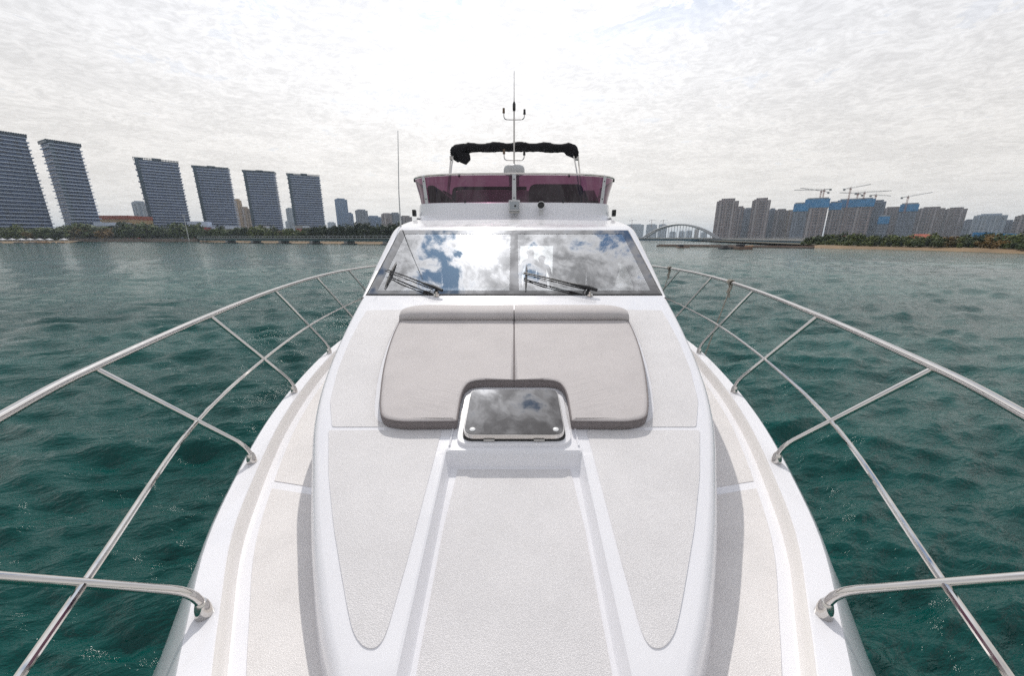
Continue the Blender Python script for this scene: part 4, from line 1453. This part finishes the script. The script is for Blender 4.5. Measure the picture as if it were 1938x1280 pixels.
tower('apartment_tower', 1896, 1922, 416, 900, 'facade_greyblue', 'short blue grey tower between the white ribbed tower and picture edge', RG, ribs=4)
tower('apartment_tower', 1926, 1975, 405, 840, 'facade_brown', 'brown tower cut off by the right edge of the picture', RG, ribs=6)
FG = 'hazy far towers by the arch bridge'
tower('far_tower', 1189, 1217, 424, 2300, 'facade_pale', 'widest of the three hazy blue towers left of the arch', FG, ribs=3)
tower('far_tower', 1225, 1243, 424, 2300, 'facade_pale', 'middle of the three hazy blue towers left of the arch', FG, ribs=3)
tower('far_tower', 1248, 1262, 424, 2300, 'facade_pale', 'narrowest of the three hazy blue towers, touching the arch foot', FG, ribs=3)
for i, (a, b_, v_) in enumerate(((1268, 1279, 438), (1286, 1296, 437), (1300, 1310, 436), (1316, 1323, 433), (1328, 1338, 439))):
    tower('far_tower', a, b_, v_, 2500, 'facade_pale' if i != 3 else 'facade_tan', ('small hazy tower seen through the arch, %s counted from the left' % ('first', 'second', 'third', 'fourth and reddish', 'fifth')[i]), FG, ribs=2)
LG = 'distant towers behind the left shore'
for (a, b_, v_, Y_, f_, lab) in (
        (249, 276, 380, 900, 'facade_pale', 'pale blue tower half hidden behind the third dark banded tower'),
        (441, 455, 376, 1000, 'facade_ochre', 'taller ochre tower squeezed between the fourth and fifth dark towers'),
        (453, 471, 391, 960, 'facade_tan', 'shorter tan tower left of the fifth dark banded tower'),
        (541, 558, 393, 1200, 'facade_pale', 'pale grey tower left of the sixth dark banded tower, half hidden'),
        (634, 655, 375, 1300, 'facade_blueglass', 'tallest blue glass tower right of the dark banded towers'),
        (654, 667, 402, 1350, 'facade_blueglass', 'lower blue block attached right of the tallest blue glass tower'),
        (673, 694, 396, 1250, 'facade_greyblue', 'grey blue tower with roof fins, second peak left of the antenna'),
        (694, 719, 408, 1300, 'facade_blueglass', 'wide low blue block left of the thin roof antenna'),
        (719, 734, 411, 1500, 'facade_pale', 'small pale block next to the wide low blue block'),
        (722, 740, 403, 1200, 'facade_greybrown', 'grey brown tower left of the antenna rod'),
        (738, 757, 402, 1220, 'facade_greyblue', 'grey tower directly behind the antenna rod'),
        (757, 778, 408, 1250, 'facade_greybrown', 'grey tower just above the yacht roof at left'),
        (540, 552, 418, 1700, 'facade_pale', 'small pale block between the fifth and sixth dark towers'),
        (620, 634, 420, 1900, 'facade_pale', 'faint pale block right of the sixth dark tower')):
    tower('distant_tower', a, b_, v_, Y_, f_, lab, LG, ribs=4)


# low buildings by the shore
def low_house(name, u0, u1, vt, Y, wall, roof, lab, roofh=0.28, depth=12, flat=False):
    H_ = CAM_H + Y * pxr(vt)
    x0, x1 = (u0 - 973) / 725 * Y, (u1 - 973) / 725 * Y
    w_ = x1 - x0
    o = empty(name, ((x0 + x1) / 2, Y + depth / 2, 0.8))
    tag(o, lab, 'building')
    hw = H_ - 0.8
    he = hw * (1 - roofh)
    MB().box(-w_ / 2, w_ / 2, -depth / 2, depth / 2, 0, he).build('wall', wall, o, smooth=None)
    if flat:
        MB().box(-w_ / 2 - 0.4, w_ / 2 + 0.4, -depth / 2 - 0.4, depth / 2 + 0.4, he, hw).build('roof', roof, o, smooth=None)
    else:
        e = 0.6
        vs = [(-w_ / 2 - e, -depth / 2 - e, he), (w_ / 2 + e, -depth / 2 - e, he), (w_ / 2 + e, depth / 2 + e, he), (-w_ / 2 - e, depth / 2 + e, he), (-w_ / 2 + w_ * 0.12, 0, hw), (w_ / 2 - w_ * 0.12, 0, hw)]
        MB().add(vs, [(0, 1, 5, 4), (2, 3, 4, 5), (1, 2, 5), (3, 0, 4), (3, 2, 1, 0)]).build('roof', roof, o, smooth=None)
    nw = max(3, int(w_ / 4))
    wm = MB().box(-0.8, 0.8, -0.06, 0.06, -0.7, 0.7).mesh('window', 'facade_blueglass', smooth=None)
    for i in range(nw):
        s_ = bpy.data.objects.new('window', wm)
        C.objects.link(s_)
        s_.parent = o
        s_.location = (-w_ / 2 + (i + 0.5) * w_ / nw, -depth / 2 - 0.03, he * 0.55)
    return o


low_house('long_building', 196, 254, 408, 470, 'wall_ochre', 'roof_red', 'long ochre low-rise with an arcade between the second and third dark towers', 0.15, 30, True)
low_house('shop_podium', 186, 222, 421, 420, 'concrete', 'slab_white', 'flat grey podium at the foot of the second dark tower', 0.2, 20, True)
low_house('shop_podium', 233, 262, 424, 400, 'sign_red', 'concrete', 'dark red low block left of the third dark tower', 0.2, 16, True)
low_house('shop_podium', 362, 386, 419, 470, 'sign_red', 'slab_white', 'low red and white block between the third and fourth dark towers', 0.3, 16, True)
low_house('shop_podium', 405, 440, 428, 480, 'concrete', 'slab_white', 'grey podium below the fourth dark tower', 0.2, 16, True)
low_house('shop_podium', 487, 506, 427, 500, 'sign_red', 'concrete', 'brick red podium below the fifth dark tower', 0.2, 16, True)
low_house('shop_podium', 508, 514, 429, 490, 'concrete_pale', 'slab_white', 'narrow white pylon block below the fifth dark tower', 0.1, 6, True)
low_house('shop_podium', 562, 577, 427, 510, 'sign_red', 'concrete', 'brick red podium below the sixth dark tower', 0.2, 16, True)
low_house('shop_podium', 577, 583, 428, 505, 'concrete_pale', 'slab_white', 'narrow white pylon block below the sixth dark tower', 0.1, 6, True)
low_house('waterfront_house', 1604, 1641, 446, 180, 'wall_cream', 'roof_red', 'cream house with orange red roof among the trees below the widest netted tower', 0.42, 8)
low_house('waterfront_house', 1744, 1776, 443, 175, 'wall_cream', 'roof_red', 'cream house with red roof below the broad brown towers', 0.4, 8)
low_house('waterfront_house', 1920, 1975, 447, 160, 'wall_cream', 'roof_red', 'red roofed house at the right edge behind the trees', 0.4, 8)

# blue site hoarding
for u0, u1, vt, lab in ((1838, 1878, 440, 'left stretch of blue hoarding below the white ribbed tower'), (1878, 1922, 442, 'right stretch of blue hoarding, lower and darker, near the right edge')):
    Y = 420
    x0, x1 = (u0 - 973) / 725 * Y, (u1 - 973) / 725 * Y
    o = empty('site_hoarding', ((x0 + x1) / 2, Y, 0))
    tag(o, lab, 'hoarding', 'blue hoardings on the right shore')
    h_ = CAM_H + Y * pxr(vt)
    n_ = 8
    w_ = (x1 - x0) / n_
    pm = MB().box(-w_ / 2 + 0.1, w_ / 2 - 0.1, -0.1, 0.1, 0, h_).mesh('panel', 'net_blue', smooth=None)
    for i in range(n_):
        s_ = bpy.data.objects.new('panel', pm)
        C.objects.link(s_)
        s_.parent = o
        s_.location = (x0 + (i + 0.5) * w_ - (x0 + x1) / 2, 0, 0)


# cranes
def crane(u, v_base, v_top, u_a, v_a, u_b, v_b, Y, lab):
    """mast at column u from v_base to v_top, jib from (u_a, v_a) tail to (u_b, v_b) tip"""
    P0 = at_y(u, v_base, Y)
    P1 = at_y(u, v_top, Y)
    o = empty('tower_crane', (P0.x, Y, P0.z - 22))
    tag(o, lab, 'crane', 'tower cranes over the unfinished blocks')
    L = lambda p: Vector(p) - o.location
    mb = MB()
    mast_h = P1.z - o.location.z
    for sx in (-1, 1):
        for sy in (-1, 1):
            mb.tube([(sx * 0.9, sy * 0.9, 0), (sx * 0.9, sy * 0.9, mast_h)], 0.30, 5)
    for k in range(int(mast_h / 3)):
        mb.tube([(-0.9, -0.9, k * 3), (0.9, -0.9, k * 3 + 3)], 0.2, 4)
    mb.build('mast', 'crane_red', o, smooth=None)
    A, B_ = L(at_y(u_a, v_a, Y)), L(at_y(u_b, v_b, Y))
    M_ = Vector((0, 0, mast_h + 0.5))
    for nm, E_, r_ in (('jib', B_, 0.38), ('counter_jib', A, 0.42)):
        j = MB()
        d_ = E_ - M_
        j.tube([M_, E_], r_, 5)
        j.tube([M_ + Vector((0, 0, 2.2)), E_ + Vector((0, 0, 0.6))], r_ * 0.6, 5)
        for k in range(12):
            j.tube([M_ + d_ * (k / 12), M_ + d_ * ((k + .5) / 12) + Vector((0, 0, 2.2 * (1 - k / 14)))], 0.18, 4)
        j.build(nm, 'crane_grey', o, smooth=None)
    MB().box(A.x - 2, A.x + 2, A.y - 1, A.y + 1, A.z - 3, A.z + 1).build('counterweight', 'crane_grey', o, smooth=None)
    MB().box(-1.4, 1.4, -1.4, 1.4, mast_h - 2.5, mast_h + 0.2).add([(-0.9, 0, mast_h), (0.9, 0, mast_h), (0, 0, mast_h + 6)], [(0, 1, 2)]).build('cab', 'crane_red', o, smooth=None)


crane(1557, 374, 360, 1572, 358, 1503, 360, 915, 'crane with the lower long jib pointing left over the first netted tower')
crane(1552, 374, 362, 1568, 364, 1515, 356, 930, 'crane with the upper jib pointing left, paired behind another')
crane(1606, 375, 357, 1598, 358, 1648, 349, 890, 'highest crane, its jib rising to the right over the widest netted tower')
crane(1634, 375, 365, 1620, 366, 1687, 361, 885, 'crane in the middle of the widest netted tower with a flat jib to the right')
crane(1622, 375, 367, 1632, 369, 1589, 365, 895, 'small crane with a faint jib pointing left over the widest netted tower')
crane(1656, 378, 370, 1648, 370, 1686, 371, 900, 'crane on the bare concrete tower')
crane(1716, 384, 373, 1707, 374, 1765, 364, 900, 'rightmost crane, its jib rising to the right over the lone netted tower')
for u_, lab in ((1196, 'tiny crane on the widest hazy tower left of the arch'), (1233, 'tiny crane on the middle hazy tower left of the arch'), (1255, 'tiny crane on the narrowest hazy tower at the arch foot')):
    crane(u_, 424, 417, u_ - 4, 418, u_ + 9, 417, 2300, lab)


# bridges
def girder(o, p0, p1, w_, ztop, zbot, m_, name, rail=True):
    d_ = (p1 - p0)
    L_ = d_.length
    M_ = Matrix.Translation(p0 - o.location) @ Matrix.Rotation(math.atan2(d_.y, d_.x), 4, 'Z')
    MB().box(0, L_, -w_ / 2, w_ / 2, ztop - 0.5, ztop, M_).build(name + '_deck', 'concrete', o, smooth=None)
    MB().box(0, L_, -w_ / 2 + 0.8, w_ / 2 - 0.8, zbot, ztop - 0.5, M_).build(name + '_girder', m_, o, smooth=None)
    if rail:
        r_ = MB()
        r_.box(0, L_, -w_ / 2, -w_ / 2 + 0.15, ztop + 0.9, ztop + 1.1, M_)
        r_.box(0, L_, w_ / 2 - 0.15, w_ / 2, ztop + 0.9, ztop + 1.1, M_)
        for x in np.arange(0, L_, 3.0):
            r_.box(x, x + 0.15, -w_ / 2, -w_ / 2 + 0.15, ztop, ztop + 0.9, M_)
        r_.build('parapet', 'arch_steel', o, smooth=None)
    return M_, L_


lb = empty('girder_bridge', ground_at(560, 235))
tag(lb, 'long low teal girder bridge on piers over the sandy beach at left', 'bridge')
pA, pB = ground_at(385, 275), ground_at(760, 195)
M_, L_ = girder(lb, pA, pB, 7, 3.45, 1.75, 'bridge_teal', 'roadway')
for f_ in np.linspace(0.18, 0.95, 6):
    MB().box(L_ * f_ - 1.3, L_ * f_ + 1.3, -2.6, 2.6, -1.5, 1.75, M_).build('pier', 'concrete', lb, smooth=None)
    MB().box(L_ * f_ - 2.2, L_ * f_ + 2.2, -3.4, 3.4, -1.5, 0.5, M_).build('pier_footing', 'rock_grey', lb, smooth=None)

ab = empty('arch_bridge', ground_at(1300, 420))
tag(ab, 'blue girder bridge with a slender white steel arch right of the windshield', 'bridge')
pA, pB = ground_at(1130, 470), ground_at(1372, 360)
M_, L_ = girder(ab, pA, pB, 9, 2.7, 0.5, 'bridge_blue', 'arch_span')
pC = ground_at(1600, 150)
M2, L2 = girder(ab, pB, pC, 7, 2.5, 0.25, 'bridge_blue', 'approach')
for f_ in np.linspace(0.1, 0.95, 8):
    MB().box(L2 * f_ - 1, L2 * f_ + 1, -3, 3, -2.5, 0.25, M2).build('pier', 'concrete', ab, smooth=None)
    MB().tube([M2 @ Vector((L2 * f_ + 8, -3.3, 2.5)), M2 @ Vector((L2 * f_ + 8, -3.3, 5.6)), M2 @ Vector((L2 * f_ + 8, -2.2, 6.0))], 0.06, 5).build('lamp_post', 'arch_steel', ab, smooth=None)
# arch: springs at columns 1212 and 1362
sA, sB = ground_at(1214, 432), ground_at(1364, 364)
off_ = M_.to_3x3() @ Vector((0, 3.2, 0))
for k_ in (-1, 1):
    arc = []
    for f_ in np.linspace(0, 1, 33):
        p = sA.lerp(sB, f_) - ab.location + off_ * k_
        p.z = 1.0 + 15.5 * (1 - (2 * f_ - 1) ** 2)
        arc.append(p)
    MB().tube(arc, 0.85, 6).build('arch_rib', 'arch_steel', ab, smooth=None)
    for f_ in np.linspace(0.1, 0.9, 12):
        p = sA.lerp(sB, f_) - ab.location + off_ * k_
        MB().tube([(p.x, p.y, 3.0), (p.x, p.y, 1.0 + 15.5 * (1 - (2 * f_ - 1) ** 2))], 0.24, 5).build('hanger', 'arch_steel', ab, smooth=None)

# jetty and barges in front of the bridge
o = empty('jetty', ground_at(1330, 172))
tag(o, 'low brown earth jetty below the arch bridge', 'jetty')
pA, pB = ground_at(1246, 158), ground_at(1545, 127)
d_ = pB - pA
Mj = Matrix.Translation(pA - o.location) @ Matrix.Rotation(math.atan2(d_.y, d_.x), 4, 'Z')
MB().box(0, d_.length, -1.5, 1.5, -1, 0.55, Mj).build('bank', 'mud_bank', o, smooth=None)
MB().box(0, d_.length, 1.0, 1.3, 0.55, 0.85, Mj).build('parapet_wall', 'barge_brown', o, smooth=None)


def barge(u0, u1, Y, zt, hullm, lab, cargo=None):
    x0, x1 = (u0 - 973) / 725 * Y, (u1 - 973) / 725 * Y
    o = empty('work_barge', ((x0 + x1) / 2, Y, 0))
    tag(o, lab, 'barge', 'work boats by the jetty')
    w_ = x1 - x0
    MB().slab([(-w_ / 2, -1.6, zt), (w_ / 2 - 1, -1.6, zt), (w_ / 2, 0, zt), (w_ / 2 - 1, 1.6, zt), (-w_ / 2, 1.6, zt)], (0, 0, -zt - 0.4)).build('hull', hullm, o, smooth=None, bevel=0.1)
    MB().box(-w_ / 2 + 0.4, -w_ / 2 + 0.4 + w_ * 0.3, -1.0, 1.0, zt, zt + 0.75).build('wheelhouse', 'barge_dark' if hullm != 'barge_dark' else 'rock_grey', o, smooth=None, bevel=0.05)
    if cargo:
        mb = MB()
        for k in range(14):
            x = random.uniform(-w_ * 0.1, w_ * 0.42)
            r_ = random.uniform(0.3, 0.6)
            mb.lathe([(0.0, 0), (r_, 0.1), (r_ * 0.7, r_ * 0.7), (0.0, r_)], (x, random.uniform(-0.9, 0.9), zt - 0.1), 6)
        c_ = mb.build('cargo_heap', cargo, o, smooth=None)
    else:
        MB().tube([(0, 0, zt), (0, 0, zt + 1.3)], 0.06, 5).build('mast', 'crane_grey', o, smooth=None)


barge(1366, 1396, 122, 0.45, 'barge_dark', 'low dark barge at the left end of the moored row below the bridge')
barge(1396, 1428, 118, 0.85, 'barge_brown', 'barge loaded with brown rubble, right of the dark barge', 'rock_brown')
barge(1284, 1308, 138, 0.35, 'barge_brown', 'small brown boat lying alone left of the barges')

# left quay: tents, rocks, lamp mast
for i, u in enumerate((4, 22, 40, 56, 74, 92, 120)):
    p = ground_at(u, 268)
    o = empty('beach_tent', (p.x, p.y, 0.6))
    tag(o, 'small white pitched beach tent standing in the row at the far left shore', 'tent', 'beach tents at the far left')
    MB().add([(-1.8, -1.5, 1.5), (1.8, -1.5, 1.5), (1.8, 1.5, 1.5), (-1.8, 1.5, 1.5), (0, 0, 2.5)], [(0, 1, 4), (1, 2, 4), (2, 3, 4), (3, 0, 4), (3, 2, 1, 0)]).build('canopy', 'tent_white', o, smooth=None)
    for sx in (-1, 1):
        for sy in (-1, 1):
            MB().tube([(sx * 1.7, sy * 1.4, 0), (sx * 1.7, sy * 1.4, 1.5)], 0.05, 5).build('pole', 'lamp_white', o, smooth=None)
rockm = []
for k in range(4):
    bm = bmesh.new()
    bmesh.ops.create_icosphere(bm, subdivisions=2, radius=1.0)
    for v_ in bm.verts:
        v_.co *= 1 + 0.35 * math.sin(v_.co.x * 3 + k) * math.cos(v_.co.y * 2.7 + k * 2) + random.uniform(-0.1, 0.1)
        v_.co.z *= 0.6
    me = bpy.data.meshes.new('shore_rock')
    bm.to_mesh(me)
    bm.free()
    me.materials.append(MATS['rock_brown' if k % 2 else 'rock_grey'])
    rockm.append(me)
for i in range(26):
    u = random.uniform(-10, 125) if i > 5 else 66 + i * 4
    p = ground_at(u, random.uniform(252, 266))
    k = random.randrange(4) if i > 5 else 1 + 2 * (i % 2)
    o = bpy.data.objects.new('shore_rock', rockm[k])
    C.objects.link(o)
    s_ = random.uniform(0.4, 0.9) if i > 5 else 1.5
    o.scale = (s_ * 1.6, s_, s_)
    o.location = (p.x, p.y, 0.25)
    o.rotation_euler = (0, 0, random.uniform(0, 6))
    tag(o, ('orange brown boulder in the low rocky point at the far left waterline' if k % 2 else 'dark grey boulder in the low rocky point at the far left waterline'), 'rock', 'brown rocks at the far left waterline' if k % 2 else 'grey rocks at the far left waterline')
o = empty('sea_wall', ground_at(250, 345))
tag(o, 'dark brown retaining wall along the water under the left tree belt', 'wall')
pA, pB = ground_at(118, 338), ground_at(375, 338)
MB().box(pA.x - o.location.x, pB.x - o.location.x, -8, -6.5, -0.5, 2.6).build('wall_face', 'mud_bank', o, smooth=None)
MB().box(pA.x - o.location.x, pB.x - o.location.x, -8.2, -6.3, 2.6, 2.85).build('coping', 'concrete', o, smooth=None)
p = ground_at(357, 330)
lm = empty('lamp_mast', (p.x, p.y, 0.8))
tag(lm, 'tall slim white lamp mast in front of the third dark tower', 'lamp mast')
MB().tube([(0, 0, 0), (0, 0, 21)], [0.28, 0.14], 8).build('pole', 'lamp_white', lm)
MB().box(-1.0, 1.0, -0.3, 0.3, 20.6, 21.1).build('lamp_head', 'lamp_white', lm)


# ------------------------------------------------------------------ trees
def crown_mesh(name, h, w_, m_, seed, n=420, palm=False):
    g = np.random.default_rng(seed)
    mb = MB()
    clumps = [(g.uniform(-0.55, 0.55) * w_ / 2, g.uniform(-0.55, 0.55) * w_ / 2, h * g.uniform(0.22, 0.86), g.uniform(0.20, 0.34) * w_) for _ in range(11)]
    for i in range(n):
        cx0, cy0, cz0, cr = clumps[g.integers(len(clumps))]
        d = g.normal(0, 1, 3)
        d /= np.linalg.norm(d)
        r_ = cr * g.uniform(0.55, 1.05)
        c_ = Vector((cx0 + d[0] * r_, cy0 + d[1] * r_, max(0.1 * h, cz0 + d[2] * r_ * 0.8)))
        s_ = w_ * g.uniform(0.035, 0.075)
        n_ = Vector((d[0] + g.normal(0, .5), d[1] + g.normal(0, .5), d[2] + 0.4 + g.normal(0, .5))).normalized()
        a = n_.orthogonal().normalized()
        b2 = n_.cross(a)
        mb.add([c_ + a * s_ * 1.3, c_ + b2 * s_, c_ - a * s_ * 1.2, c_ - b2 * s_], [(0, 1, 2, 3)])
    return mb.mesh(name, m_, smooth=None, recalc=False)


def trunk_mesh(h, r_):
    mb = MB().tube([(0, 0, -0.3), (0.03 * h, 0, h * 0.3), (0, 0.02 * h, h * 0.62)], [r_, r_ * 0.75, r_ * 0.4], 6)
    for k in range(4):
        a = k * 1.6
        mb.tube([(0.02 * h, 0, h * (0.3 + 0.06 * k)), (math.cos(a) * 0.2 * h, math.sin(a) * 0.2 * h, h * (0.55 + 0.07 * k))], [r_ * 0.45, r_ * 0.15], 5)
    return mb.mesh('trunk', 'bark', smooth=60)


KINDS = {'green': [crown_mesh('crown', 8, 8, 'leaf_green', s) for s in (1, 2, 3)], 'dark': [crown_mesh('crown', 9, 6.5, 'leaf_dark', s) for s in (4, 5)], 'autumn': [crown_mesh('crown', 7, 7, 'leaf_autumn', s) for s in (6, 7)]}
TRK = trunk_mesh(8, 0.25)


def tree(p, z, s_, kind, lab, group):
    o = empty('shore_tree', (p.x, p.y, z))
    o.rotation_euler = (0, 0, random.uniform(0, 6.28))
    o.scale = (s_ * random.uniform(0.9, 1.2), s_ * random.uniform(0.9, 1.2), s_ * random.uniform(0.85, 1.15))
    tag(o, lab, 'tree', group)
    for nm, me in (('crown', random.choice(KINDS[kind])), ('trunk', TRK)):
        c_ = bpy.data.objects.new(nm, me)
        C.objects.link(c_)
        c_.parent = o


LBL = {'green': 'bushy green tree in the continuous belt along the %s shore', 'dark': 'dark narrow tree in the belt along the %s shore', 'autumn': 'yellow orange leafed tree standing in the belt along the %s shore'}
for i in range(150):
    u = -30 + 800 * (i + random.random()) / 150
    kind = 'dark' if u > 590 or random.random() < 0.15 else ('autumn' if random.random() < 0.09 else 'green')
    base = 350 if 120 < u < 380 else (292 if u < 120 else interp([(380, 330), (560, 275), (780, 235)], u))
    p = ground_at(u, base + random.uniform(0, 22))
    s_ = random.uniform(0.75, 1.15) * (1.25 if u < 120 else (1.75 if u < 380 else 1.25))
    if u > 590:
        s_ *= 1.0
    tree(p, 0.8, s_, kind, LBL[kind] % 'left', 'trees along the left shore, ' + kind)
for i in range(110):
    u = 1520 + 460 * (i + random.random()) / 110
    kind = 'autumn' if (1788 < u < 1815 or 1858 < u < 1900) and random.random() < 0.6 else ('dark' if random.random() < 0.25 else 'green')
    base = interp([(1520, 158), (1600, 138), (1700, 126), (1800, 115), (1938, 98), (2000, 90)], u)
    p = ground_at(u, base + random.uniform(-2, 12))
    s_ = random.uniform(0.36, 0.56) * (1.25 if kind == 'autumn' else 1.0)
    if i % 3 == 0:
        p = ground_at(u, base - 8)
        s_ *= 0.6
    tree(p, 0.4, s_, kind, LBL[kind] % 'right', 'trees along the right shore, ' + kind)

# ------------------------------------------------------------------ haze
m, t, out = mat('haze_air')
pv = t.n('ShaderNodeVolumePrincipled')
pv.inputs['Color'].default_value = (0.74, 0.87, 1.0, 1)
pv.inputs['Density'].default_value = 0.00015
pv.inputs['Anisotropy'].default_value = 0.2
m.node_tree.links.new(pv.outputs[0], out.inputs['Volume'])
hz = MB().box(-11000, 11000, -9500, 9500, -2.0, 160).build('haze', 'haze_air', None, smooth=None)
tag(hz, kind='stuff')
